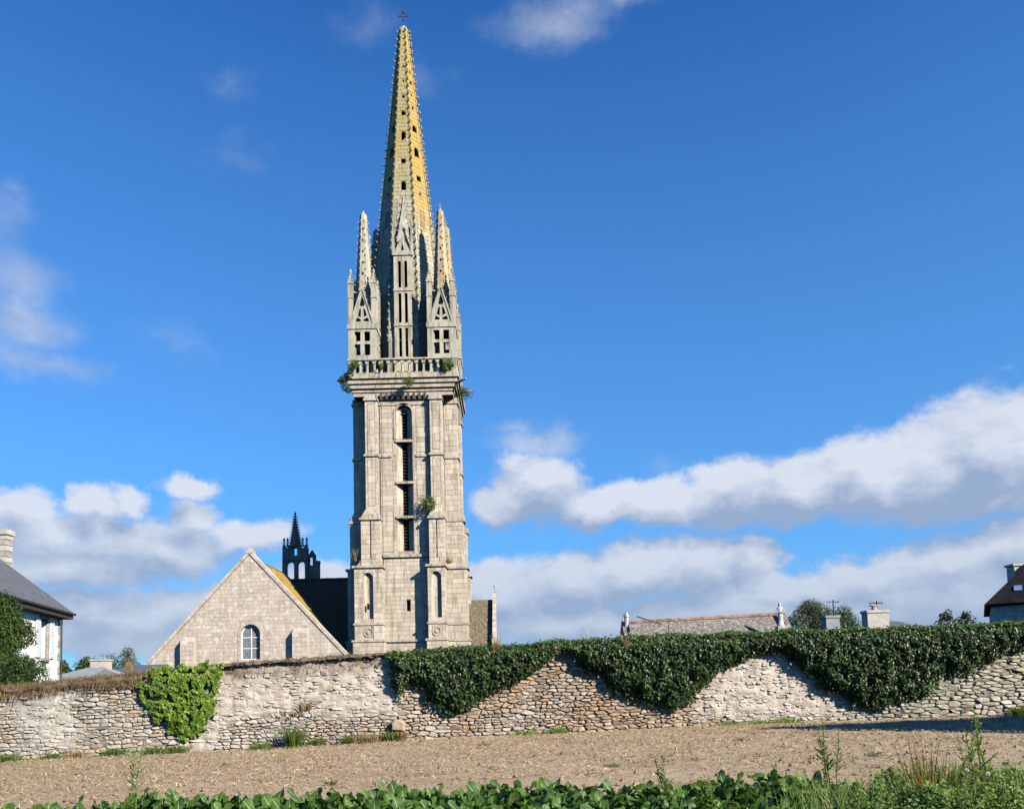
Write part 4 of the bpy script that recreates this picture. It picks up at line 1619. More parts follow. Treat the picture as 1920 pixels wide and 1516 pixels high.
# stair turret wing at the right
wing = [c5(1451, 700), c5(1545, 700), c5(1545, 525), c5(1512, 515), c5(1510, 455), c5(1484, 413), c5(1455, 455)]
bc.prism(wing, frb, -.6, -.1, [rect(c5(1460, 0)[0], c5(1489, 0)[0], c5(0, 545)[1], c5(0, 475)[1])])
bc.box(c5(1514, 0)[0], c5(1547, 0)[0], c5(0, 530)[1], c5(0, 508)[1], -.66, .0, fr=frb)
belw = bc.build('bellcote', M['shaded_stone'], church)
bs2 = MB()
cxb = c5(1340, 0)[0]
spirelet(bs2, (cxb, DB + .17), c5(0, 385)[1], c5(0, 118)[1], .62, 8, math.pi / 8, 12, .17)
for q in (1245, 1275, 1405, 1440):
    xx, zz_ = c5(q, 385)
    spirelet(bs2, (xx, DB + .1), zz_, zz_ + .55, .15, 4, math.pi / 4, 2, .1)
bs2.build('bellcote_spire', M['shaded_stone'], belw)

# ------------------------------------------------------------------ generic plants


def tuft(name, n, h_, spread, mat, rng, lean=.35, width=.02, seed_heads=False, dirv=None):
    """grass tuft mesh with its base at the origin"""
    mb_ = MB()
    tv = []
    for i in range(n):
        a = rng.uniform(0, 2 * math.pi)
        r = abs(rng.gauss(0, spread * .5))
        b0 = Vector((r * math.cos(a), r * math.sin(a), 0))
        d = Vector((math.cos(a) * lean * rng.uniform(.2, 1.4), math.sin(a) * lean * rng.uniform(.2, 1.4), 1)).normalized()
        if dirv is not None: d = (d + Vector(dirv) * rng.uniform(.3, 1)).normalized()
        L = h_ * rng.uniform(.5, 1.1)
        w = Vector((-d.y, d.x, 0))
        if w.length < 1e-3: w = Vector((1, 0, 0))
        a2 = rng.uniform(0, math.pi)
        w = Vector((math.cos(a2), math.sin(a2), 0)) * width * rng.uniform(.6, 1.4)
        droop = Vector((d.x, d.y, -.25)) * L * .35
        p0, p1, p2 = b0, b0 + d * L * .55, b0 + d * L * .9 + droop * rng.uniform(.2, 1)
        mb_.add([p0 - w, p0 + w, p1 + w * .8, p1 - w * .8, p2], [(0, 1, 2, 3), (3, 2, 4)])
        tv += [rng.uniform(-.5, .8)] * 2
    me = mb_.mesh(name)
    at = me.attributes.new('tint', 'FLOAT', 'FACE')
    at.data.foreach_set('value', tv)
    me.materials.append(mat)
    return me


def bush_mesh(name, blobs, n, size, mat, seed, outward=1.0, shape='ivy', squash=1.0):
    rng = np.random.default_rng(seed)
    tot = sum(b_[3] ** 2 for b_ in blobs)
    P_, N_ = [], []
    for (x, y, z, r) in blobs:
        k = max(6, int(n * r * r / tot))
        d = rng.normal(size=(k, 3))
        d /= np.linalg.norm(d, axis=1, keepdims=True)
        rr_ = r * rng.uniform(.55, 1.08, k)[:, None] * (1 + .18 * np.sin(d[:, :1] * 5 + x) * np.cos(d[:, 2:3] * 6 + y))
        dd_ = d * rr_
        dd_[:, 2] *= squash
        P_.append(np.array([x, y, z]) + dd_)
        N_.append(d * outward + rng.normal(size=(k, 3)) * .6 + np.array([0, 0, .4]))
    pts = np.concatenate(P_)
    nr = np.concatenate(N_)
    me = leaf_mesh(name, pts, nr, size * rng.uniform(.6, 1.3, len(pts)), rng, shape=shape)
    me.materials.append(mat)
    return me


def make_tree(label, base, h_, w, seed, mat, n=3500, lsize=.16, cat='tree', group=None, conic=False, name='tree', trunk=True, gaps=.25):
    rs = random.Random(seed)
    t = empty(name, base, label, cat, group)
    tk = MB()
    th = h_ * .45
    tk.tube([(0, 0, -.3), (.05 * w, 0, th * .5), (0, .03 * w, th)], h_ * .035, h_ * .02, 7)
    blobs = []
    nb2 = 26
    for i in range(nb2):
        f = rs.random()
        if conic:
            z = h_ * (.12 + .82 * f)
            rmax = w * .5 * (1 - f) ** .7 + .1
        else:
            z = h_ * (.32 + .6 * f)
            rmax = w * .5 * math.sqrt(max(.05, 1 - (2 * f - .9) ** 2))
        a = rs.uniform(0, 6.28)
        r = rmax * rs.uniform(.2, .85)
        x, y = r * math.cos(a), r * math.sin(a)
        br = w * rs.uniform(.11, .19) * (1.0 if not conic else (1.1 - .6 * f))
        blobs.append((x, y, z, br))
        tk.tube([(0, 0, th * rs.uniform(.5, 1) if not conic else z * .8), (x * .5, y * .5, z * .8), (x, y, z)], h_ * .012, h_ * .004, 4)
    link('trunk', tk.mesh('trunk'), t, M['bark'])
    me = bush_mesh('crown', blobs, n, lsize, mat, seed)
    link('crown', me, t)
    return t


# ------------------------------------------------------------------ plants growing on the tower
def ledge_bush(label, pt, r, seed, mat, n=260, size=.11, hang=0, name='wall_shrub', cat='shrub'):
    t = empty(name, pt, label, cat)
    rs = random.Random(seed)
    blobs = [(rs.uniform(-.5, .5) * r, rs.uniform(-.4, .1) * r, rs.uniform(-.2, .8) * r - hang * rs.random(), r * rs.uniform(.35, .6)) for _ in range(6)]
    link('foliage', bush_mesh('foliage', blobs, n, size, mat, seed), t)
    st = MB()
    for b_ in blobs[:4]:
        st.tube([(0, 0, 0), (b_[0] * .6, b_[1] * .5 - .05, b_[2] * .4), b_[:3]], .025, .01, 4)
    link('stem', st.mesh('stem'), t, M['bark'])
    return t


ledge_bush('dark shrub hanging down the left corner of the tower cornice', P(650, 712, 72.3), .85, 1, M['tree'], 1300, .10, hang=1.9)
ledge_bush('small green shrub hanging from the middle of the tower cornice', P(764, 712, 71.9), .62, 2, M['weed_dark'], 700, .09, hang=.7)
ledge_bush('leafy shrub growing on the balustrade near its right end', P(843, 686, 72.2), .75, 3, M['weed_dark'], 700, .10, hang=.5)
ledge_bush('pale straggly shrub on the far right side of the tower cornice', P(872, 735, 74.5), 1.1, 4, M['tree_pale'], 700, .11, hang=1.0)
ledge_bush('bright green bush on the ledge beside the tall tower window', P(801, 950, 72.7), .95, 5, M['weed_dark'], 1000, .11, hang=.2)
ledge_bush('grey green growth over the left openings of the balustrade', P(662, 688, 72.2), .75, 6, M['weed_dark'], 700, .08, hang=.3)
ledge_bush('small ragged plant on the balustrade left of its centre', P(716, 686, 72.2), .38, 8, M['weed_dark'], 240, .08, hang=.3)


def put_tuft(label, pt, n, h_, spread, mat, seed, lean=.35, width=.02, name='grass_tuft', cat='grass', group=None, dirv=None):
    me = tuft('blades', n, h_, spread, mat, random.Random(seed), lean, width, dirv=dirv)
    me['n'] = n
    o = link(name, me, None, None, pt)
    return tag(o, label, cat, group)


put_tuft('brown dry tuft in the shaded corner left of the lower tower buttress', P(668, 1052, 72.8), 60, 1.4, .35, M['dry'], 11, .25, .02)
put_tuft('dry grass on the ledge below the tall tower window', P(765, 1043, 73.4), 60, .5, .5, M['dry'], 12, .6, .015)
put_tuft('dead plant hanging over the lowest cross ledge of the tall window', P(762, 974, 73.2), 90, .6, .45, M['dry'], 13, 1.2, .02)
put_tuft('russet tuft between the two right buttresses of the tower', P(842, 1056, 72.6), 50, .8, .25, M['red'], 14, .4, .02)

# ------------------------------------------------------------------ field wall
WB = Vector((0, WALL_D, lerp_tab(BASE_W, 0)))
wall = empty('field_wall', WB, 'long rubble stone wall with patchy lime render dividing the field from the church', 'wall')
WX0, WX1 = -19.5, 19.5


def px_of(x, z=1.6):
    v = R3.transposed() @ Vector((x, WALL_D, z - CAMZ))
    return PPX + F * v.x / -v.z, PPY - F * v.y / -v.z


def mort_cov(px, py):
    """how far lime render covers the stones (0..1), by place along the wall"""
    n = mnoise.noise((px * .012, py * .02, 1.7)) * .5 + mnoise.noise((px * .04, py * .05, 9)) * .3
    c = 0.0
    def bl(x0, x1, y0, y1, k=1.0):
        sx_ = min(px - x0, x1 - px) / 45
        sy_ = min(py - y0, y1 - py) / 22
        return k * max(-1, min(1, min(sx_, sy_)))
    c = max(bl(55, 145, 1285, 1400), bl(385, 565, 1225, 1350 + (480 - px) * .25), bl(360, 430, 1330, 1410), bl(540, 760, 1225, 1345, .9), bl(1315, 1500, 1180, 1345, .75), bl(1440, 1600, 1270, 1350, .6),
            bl(0, 60, 1280, 1340, .5))
    return max(0, min(1, .5 + c * .9 + n * 1.3))


wm = MB()
nx = 640
nz = 44
vs, fs, cols = [], [], []
for i in range(nx + 1):
    x = WX0 + (WX1 - WX0) * i / nx
    zb, ztp = lerp_tab(BASE_W, x) - .3, lerp_tab(TOP_W, x) + .05 * mnoise.noise((x * 1.3, 0, 0)) + .03 * mnoise.noise((x * 6, 0, 5))
    for j in range(nz + 1):
        z = zb + (ztp - zb) * j / nz
        px, py = px_of(x, z)
        c = mort_cov(px, py)
        d = .034 + .038 * c + .05 * mnoise.noise((x * 3, z * 6, 0)) * (c + .2) + .022 * mnoise.noise((x * 13, z * 15, 4))
        bat = .10 * (1 - j / nz)
        vs.append((x, WALL_D - d - bat, z))
        k = .82 + .3 * c + .1 * mnoise.noise((x * 2, z * 3, 8))
        cols.append((c, k))
for i in range(nx):
    for j in range(nz):
        k = i * (nz + 1) + j
        f = (k, k + nz + 1, k + nz + 2, k + 1)
        c, kk = cols[k]
        px, py = px_of(vs[k][0], vs[k][2])
        gry = 1 if px < 300 else 0
        ca = Vector((.17, .13, .095))
        cb_ = Vector((.50, .47, .41)) if gry else Vector((.52, .45, .38))
        cc = ca.lerp(cb_, min(1, c * 1.0)) * kk
        if 250 < px < 760:
            td = lerp_tab(TOP_W, vs[k][0]) - vs[k][2]
            mk = (1 - sm(.1, .75, td)) * (.75 + 1.3 * mnoise.noise((vs[k][0] * 1.6, vs[k][2] * 2.4, 11)))
            cc = cc.lerp(Vector((.17, .115, .075)), max(0, min(.85, mk)))
        wm.add([], [], None)
        wm.f.append(f)
        wm.c.append(tuple(cc))
        wm.m.append(0)
wm.v = vs
# body behind and top
k0 = len(wm.v)
tops = [vs[i * (nz + 1) + nz] for i in range(nx + 1)]
bots = [vs[i * (nz + 1)] for i in range(nx + 1)]
for i in range(nx + 1):
    t_, b_ = tops[i], bots[i]
    wm.v.append((t_[0], WALL_D + .25, t_[2] + .06))
    wm.v.append((t_[0], WALL_D + .6, t_[2]))
    wm.v.append((t_[0], WALL_D + .6, b_[2]))
for i in range(nx):
    a, b_ = k0 + 3 * i, k0 + 3 * (i + 1)
    for f in ((i * (nz + 1) + nz, (i + 1) * (nz + 1) + nz, b_, a), (a, b_, b_ + 1, a + 1), (a + 1, b_ + 1, b_ + 2, a + 2)):
        wm.f.append(f)
        wm.c.append((.25, .20, .15))
        wm.m.append(0)
wm.build('mortar_bed', M['mortar'], wall, smooth=True)

# ivy outline (photo places on the wall plane)
IVY = [(726, 1220), (735, 1292), (747, 1303), (760, 1298), (770, 1283), (795, 1290), (802, 1312), (830, 1325), (850, 1338), (875, 1336), (887, 1320), (905, 1308), (935, 1295), (970, 1280),
       (1000, 1262), (1020, 1245), (1040, 1230), (1054, 1222), (1077, 1235), (1095, 1258), (1130, 1268), (1140, 1290), (1180, 1305), (1220, 1320), (1252, 1327), (1264, 1338), (1280, 1320),
       (1300, 1315), (1310, 1298), (1335, 1280), (1347, 1260), (1380, 1245), (1440, 1224), (1470, 1226), (1492, 1245), (1512, 1262), (1528, 1270), (1537, 1290), (1580, 1306), (1612, 1326),
       (1645, 1331), (1680, 1318), (1740, 1308), (1762, 1280), (1772, 1263), (1812, 1266), (1828, 1254), (1850, 1240), (1880, 1235), (1897, 1222), (1930, 1212), (2120, 1200),
       (2120, 1158), (1920, 1166), (1660, 1176), (1440, 1183), (1180, 1197), (1050, 1202), (850, 1215), (800, 1217)]
CREEP = [(262, 1272), (290, 1256), (330, 1247), (372, 1243), (412, 1245), (409, 1268), (401, 1292), (402, 1328), (388, 1345), (377, 1370), (357, 1384), (332, 1380), (303, 1362), (286, 1342), (274, 1312), (262, 1290)]
NP_I = np.array(IVY, float)


def in_poly(px, py, poly):
    px, py = np.asarray(px, float), np.asarray(py, float)
    ins = np.zeros(px.shape, bool)
    n = len(poly)
    for i in range(n):
        x0, y0 = poly[i]
        x1, y1 = poly[(i + 1) % n]
        if y0 == y1: continue
        c = ((y0 > py) != (y1 > py)) & (px < (x1 - x0) * (py - y0) / (y1 - y0) + x0)
        ins ^= c
    return ins


def edge_dist(px, py, poly):
    px, py = np.asarray(px, float), np.asarray(py, float)
    best = np.full(px.shape, 1e9)
    n = len(poly)
    for i in range(n):
        x0, y0 = poly[i]
        x1, y1 = poly[(i + 1) % n]
        dx, dy = x1 - x0, y1 - y0
        t = np.clip(((px - x0) * dx + (py - y0) * dy) / (dx * dx + dy * dy), 0, 1)
        best = np.minimum(best, np.hypot(px - x0 - t * dx, py - y0 - t * dy))
    return best


# rubble stones: cells of a jittered course layout
rs = random.Random(42)
seeds = []
rowh = .107
z_lo = lerp_tab(BASE_W, WX0) - .25
z = z_lo
r = 0
while z < max(t[1] for t in TOP_W) + .3:
    x = WX0 - .3 + rs.random() * .2
    while x < WX1 + .3:
        wig = .07 * mnoise.noise((x * .5, z * 1.2, 3))
        px, py = px_of(x, z)
        big = 1.0 + (.45 if px > 1700 else 0) + (.15 if 150 < px < 300 else 0) + .3 * mnoise.noise((x * .8, z * 1.5, 6))
        step = .215 * big * rs.choice((.45, .6, .8, 1.0, 1.2, 1.5, 1.9))
        zz_ = z + wig + rs.uniform(-.026, .026)
        if rs.random() > .17:
            seeds.append((x + step * .5, zz_, rs.uniform(-.3, .3)))
        x += step
    z += rowh * (1.0 + .35 * rs.uniform(-1, 1))
    r += 1
CELL = .5
grid = {}
for i, s_ in enumerate(seeds):
    grid.setdefault((int(s_[0] // CELL), int(s_[1] // CELL)), []).append(i)
WBk = []
ASP = 2.7
for i, (sx_, sz_, _) in enumerate(seeds):
    zb, ztp = lerp_tab(BASE_W, sx_), lerp_tab(TOP_W, sx_)
    if sz_ < zb - .15 or sz_ > ztp - .05: continue
    poly = [(sx_ - .42, sz_ - .22), (sx_ + .42, sz_ - .22), (sx_ + .42, sz_ + .22), (sx_ - .42, sz_ + .22)]
    gx, gz = int(sx_ // CELL), int(sz_ // CELL)
    for a in (-1, 0, 1, -2, 2):
        for b_ in (-1, 0, 1):
            for j in grid.get((gx + a, gz + b_), ()):
                if j == i: continue
                tx, tz = seeds[j][0], seeds[j][1]
                # bisector in a space where heights are stretched
                ux, uz = tx - sx_, (tz - sz_) * ASP
                mx_, mz_ = (tx + sx_) / 2, (tz + sz_) * ASP / 2
                poly = clip_poly(poly, ux, uz * ASP, ux * mx_ + uz * mz_)
                if len(poly) < 3: break
            if len(poly) < 3: break
        if len(poly) < 3: break
    if len(poly) < 3: continue
    poly = clip_poly(poly, 0, 1, ztp - .02)
    if len(poly) < 3 or area(poly) < .004: continue
    cx, cz = sum(p[0] for p in poly) / len(poly), sum(p[1] for p in poly) / len(poly)
    # shrink for the joint, cut corners
    shr = .007 + rs.random() * .008
    q = []
    for (a, b_) in poly:
        L = math.hypot(a - cx, b_ - cz)
        k = max(.3, 1 - shr * 1.25 / L)
        q.append((cx + (a - cx) * k, cz + (b_ - cz) * k))
    out = []
    n = len(q)
    for m_ in range(n):
        a, b_ = q[m_], q[(m_ + 1) % n]
        if math.hypot(a[0] - b_[0], a[1] - b_[1]) < .03:
            out.append(((a[0] + b_[0]) / 2, (a[1] + b_[1]) / 2))
            continue
        out.append((a[0] * .76 + b_[0] * .24 + rs.uniform(-.008, .008), a[1] * .76 + b_[1] * .24 + rs.uniform(-.006, .006)))
        out.append((a[0] * .24 + b_[0] * .76 + rs.uniform(-.008, .008), a[1] * .24 + b_[1] * .76 + rs.uniform(-.006, .006)))
    if len(out) < 4: continue
    px, py = px_of(cx, cz)
    c = mort_cov(px, py)
    yb_ = WALL_D - .10 * (1 - (cz - zb) / max(.5, ztp - zb))
    d = .075 + rs.uniform(-.02, .035) if c < .5 else .075 + rs.uniform(-.03, .025)
    tilt = rs.uniform(-.04, .04)
    tx_, tz_ = rs.uniform(-.16, .16), rs.uniform(-.22, .22)
    n = len(out)
    r1, r2 = .92, .66
    ring0 = [(a, yb_ + .0, b_) for a, b_ in out]
    ring1 = [(cx + (a - cx) * .98, yb_ - d * .72 - tx_ * (a - cx) - tz_ * (b_ - cz), cz + (b_ - cz) * .97) for a, b_ in out]
    ring2 = [(cx + (a - cx) * .74, yb_ - d * 1.0 - tx_ * (a - cx) - tz_ * (b_ - cz) - rs.uniform(-.012, .014), cz + (b_ - cz) * .68) for a, b_ in out]
    vs_ = [Vector(v) for v in ring0 + ring1 + ring2]
    fs_ = []
    for m_ in range(n):
        j = (m_ + 1) % n
        fs_.append((m_, j, n + j, n + m_))
        fs_.append((n + m_, n + j, 2 * n + j, 2 * n + m_))
    fs_.append(tuple(range(2 * n, 3 * n)))
    # colour by stretch of wall
    warm = max(0, min(1, (px - 700) / 120)) * max(0, min(1, (1420 - px) / 160))
    wn = mnoise.noise((cx * .5, cz * .9, 2)) + rs.uniform(-.5, .5)
    grey = Vector((.37, .345, .30))
    tan = Vector((.46, .345, .23))
    orange = Vector((.42, .235, .12))
    cream = Vector((.50, .46, .37))
    green_ = Vector((.32, .32, .24))
    if px > 1560:
        colv = cream.lerp(green_, max(0, min(1, .5 + wn)))
    elif px > 1330:
        colv = Vector((.54, .49, .43)).lerp(tan, max(0, min(.6, wn)))
    elif px < 330:
        colv = Vector((.46, .41, .325)).lerp(grey, max(0, min(.8, .25 + wn)))
        if wn < -.4 or rs.random() < .16: colv = tan
    else:
        colv = Vector((.50, .43, .355)).lerp(tan, warm)
        if py > 1345 and 560 < px < 800: colv = colv.lerp(tan, .5)
    if warm > .3:
        colv = colv.lerp(orange if wn > .05 else cream, min(.75, abs(wn) * 1.1))
        e = edge_dist([px], [py], IVY)[0]
        if e < 40 and rs.random() < .6: colv = colv.lerp(orange, .45)
    colv = colv * rs.uniform(.78, 1.14)
    if rs.random() < .05: colv = colv * .6
    if c > .35: colv = colv.lerp(Vector((.56, .52, .46)), .6 * min(1, c))
    # brown crust of dead moss near the top of the middle stretch
    topd = (ztp - cz)
    if px < 760:
        mk = (1 - sm(.1, .75, topd)) * (.75 + 1.3 * mnoise.noise((cx * 1.6, cz * 2.4, 11))) if px > 250 else 0
        colv = colv.lerp(Vector((.17, .115, .075)), max(0, min(.85, mk)))
    hid = bool(in_poly([px], [py], IVY)[0]) or bool(in_poly([px], [py], CREEP)[0]) or not (-10 < px < 1930)
    vis_ = 0 if hid else (1.0 if c < .55 else .5)
    WBk.append((area(out) * vis_ + (1e-6 if vis_ else 0), vs_, fs_, tuple(colv)))
bk = Blocks()
bk.b = WBk
bk.build('stone', M['rubble'], wall, 300, 'small_stones', smooth=False)

# one big stone juts out near the foot of the wall
pj = MB()
c0 = P(748, 1359, WALL_D - .1)
vv = []
for (yy_, k) in ((0, 1.0), (-.22, 1.0), (-.30, .75)):
    for (a, b_) in ((-.20, -.15), (.19, -.17), (.21, .12), (.05, .19), (-.12, .17), (-.21, .08)):
        vv.append((c0.x + a * k, WALL_D - .08 + yy_ - .03 * (b_ > 0), c0.z + b_ * k))
pj.add(vv, [(i, (i + 1) % 6, 6 + (i + 1) % 6, 6 + i) for i in range(6)] + [(6 + i, 6 + (i + 1) % 6, 12 + (i + 1) % 6, 12 + i) for i in range(6)] + [tuple(range(12, 18))], (.44, .33, .22))
po = pj.build('stone', M['rubble'], wall, loc=c0)
po['label'] = 'big tan stone jutting out low in the wall'

# mossy crest along the left half
mo = MB()
vs, fs = [], []
N1 = 260
xa, xb = WX0, P(735, 1225, WALL_D).x
for i in range(N1 + 1):
    x = xa + (xb - xa) * i / N1
    zt0 = lerp_tab(TOP_W, x)
    px = px_of(x)[0]
    dr = (.20 if px < 90 else .27 if px < 270 else .14) * (1 + .5 * mnoise.noise((x * 2.2, 0, 7)) + .35 * mnoise.noise((x * 8, 0, 2)))
    if px > 330: dr *= .38
    if px < 330: dr *= .85
    prof = [(-.10, -dr), (-.19 - .03 * mnoise.noise((x * 3, 1, 1)), -dr * .6), (-.22, -.04), (-.1, .06), (.2, .08), (.62, -.02)]
    for q, (a, b_) in enumerate(prof):
        vs.append((x, WALL_D + a + .03 * mnoise.noise((x * 9, q * 3, 1)), zt0 + b_ + .07 * mnoise.noise((x * 5, q * 2.3, 4)) + .05 * mnoise.noise((x * 14, q, 8))))
for i in range(N1):
    for q in range(5):
        k = i * 6 + q
        fs.append((k, k + 6, k + 7, k + 1))
mo.add(vs, fs)
mo.build('mossy_crest', M['moss'], wall, smooth=True)

# dry grass growing along the crest: uncountable
rg = random.Random(5)
gm = MB()
gt = []


def blade(p, d, L, w, t):
    d = Vector(d).normalized()
    a2 = rg.uniform(0, math.pi)
    wv = Vector((math.cos(a2), math.sin(a2) * .3, 0)) * w
    p = Vector(p)
    gm.add([p - wv, p + wv, p + d * L * .6 + wv * .7, p + d * L * .6 - wv * .7, p + d * L + Vector((0, 0, -.12 * L))], [(0, 1, 2, 3), (3, 2, 4)])
    gt.extend([t, t])


for i in range(15000):
    px = rg.uniform(-40, 735)
    dens = 1.0 if px < 110 else (1.0 if 175 < px < 268 else (.55 if px < 175 else (.6 if px < 300 else .10)))
    if rg.random() > dens: continue
    x = P(px, 1270, WALL_D).x
    z0_ = lerp_tab(TOP_W, x)
    y_ = WALL_D + rg.uniform(-.25, .2)
    if rg.random() < .5:
        blade((x, y_, z0_ - rg.uniform(.0, .25)), (rg.gauss(0, .3), -.5, -rg.uniform(.2, 1.4)), rg.uniform(.08, .28), .008, rg.uniform(-.6, .7))
    else:
        blade((x, y_, z0_ - .02), (rg.gauss(0, .3), -.1, 1), rg.uniform(.06, .26), .007, rg.uniform(-.5, .8))
me = gm.mesh('crest_grass')
me.attributes.new('tint', 'FLOAT', 'FACE').data.foreach_set('value', gt)
me.materials.append(M['dry'])
me.polygons.foreach_set('material_index', np.repeat(nrng.random(len(gt) // 2) < .6, 2).astype(np.int32))
o = link('crest_grass', me)
o.data.materials.append(M['brown'])
tag(o, 'dry straw coloured grass hanging over the crest of the left wall', 'grass', kind='stuff')

# tufts by the foot of the wall
foot = [(15, 1424, .30, .5, 'w'), (97, 1420, .22, .3, 'w'), (145, 1415, .25, .35, 'd'), (212, 1411, .30, .40, 'w'), (290, 1406, .28, .42, 'w'), (330, 1404, .28, .30, 'w'), (488, 1400, .28, .3, 'g'),
        (552, 1396, .72, .18, 'w'), (595, 1392, .30, .25, 'w'), (655, 1388, .32, .25, 'w'), (690, 1386, .36, .5, 'd'), (732, 1382, .36, .22, 'w'), (750, 1380, .34, .16, 'd'), (985, 1374, .2, .4, 'g'), (1045, 1372, .24, .25, 'g'),
        (1365, 1354, .16, .4, 'g'), (1425, 1351, .16, .5, 'g'), (1470, 1349, .24, .5, 'g'), (1912, 1336, .35, .25, 'w')]
wh_ = ['left edge of the wall', 'whitewashed stretch of wall', 'brown gap in the wall', 'bare stones left of the creeper', 'foot of the creeper on its left', 'foot of the bright creeper', 'rendered wall left of centre',
       'low hollow in the wall', 'tan stones below the gable', 'wall left of the projecting stone', 'wall beside the projecting stone', 'projecting stone', 'right side of the projecting stone', 'warm stone wall left of the ivy gap', 'warm stone wall under the ivy gap',
       'start of the white wall', 'white wall between the ivies', 'white wall beside the last ivy', 'far right end of the wall']
for i, ((px, py, hh, sp, kd), w_) in enumerate(zip(foot, wh_)):
    p = P(px, py, WALL_D - .45)
    p.z = ground(p.x, p.y) - .02
    mt = {'w': M['weed_dark'], 'd': M['dry'], 'g': M['weed']}[kd]
    nm = {'w': 'dark green weed clump', 'd': 'dry grass clump', 'g': 'low grass clump'}[kd]
    put_tuft('%s at the foot of the %s' % (nm, w_), p, 260, hh * 1.25, sp * 1.1, mt, 30 + i, .5, .012, name='weed_clump', cat='weed', group='weed clumps along the foot of the wall')
    if kd == 'w':
        pass

# growth in the wall
put_tuft('withered plant rooted in the rendered wall right of the hollow', P(577, 1330, WALL_D - .15), 90, .42, .22, M['dry'], 60, .5, .012)
put_tuft('brown dry growth on the hollow ledge of the rendered wall', P(552, 1342, WALL_D - .12), 120, .2, .7, M['red'], 61, .7, .012)
put_tuft('dry grass bunch between the two ivy masses at the wall top', P(1038, 1222, WALL_D - .2), 110, .42, .25, M['dry'], 62, .4, .012)
put_tuft('tall dry grass standing up over the ivy right of the tower', P(932, 1228, WALL_D - .3), 40, .9, .12, M['dry'], 63, .15, .010)
put_tuft('dry stalks growing out of the ivy below the left finial of the long roof', P(1172, 1222, WALL_D - .35), 60, .75, .10, M['dry'], 64, .25, .012)
put_tuft('few tall dry stalks on the wall top beside the dark slate roof', P(243, 1265, WALL_D), 40, .65, .10, M['dry'], 65, .15, .008)
put_tuft('ragged dry growth under the ivy tip by the white wall', P(1262, 1322, WALL_D - .25), 110, .35, .45, M['weed_dark'], 66, .9, .012)


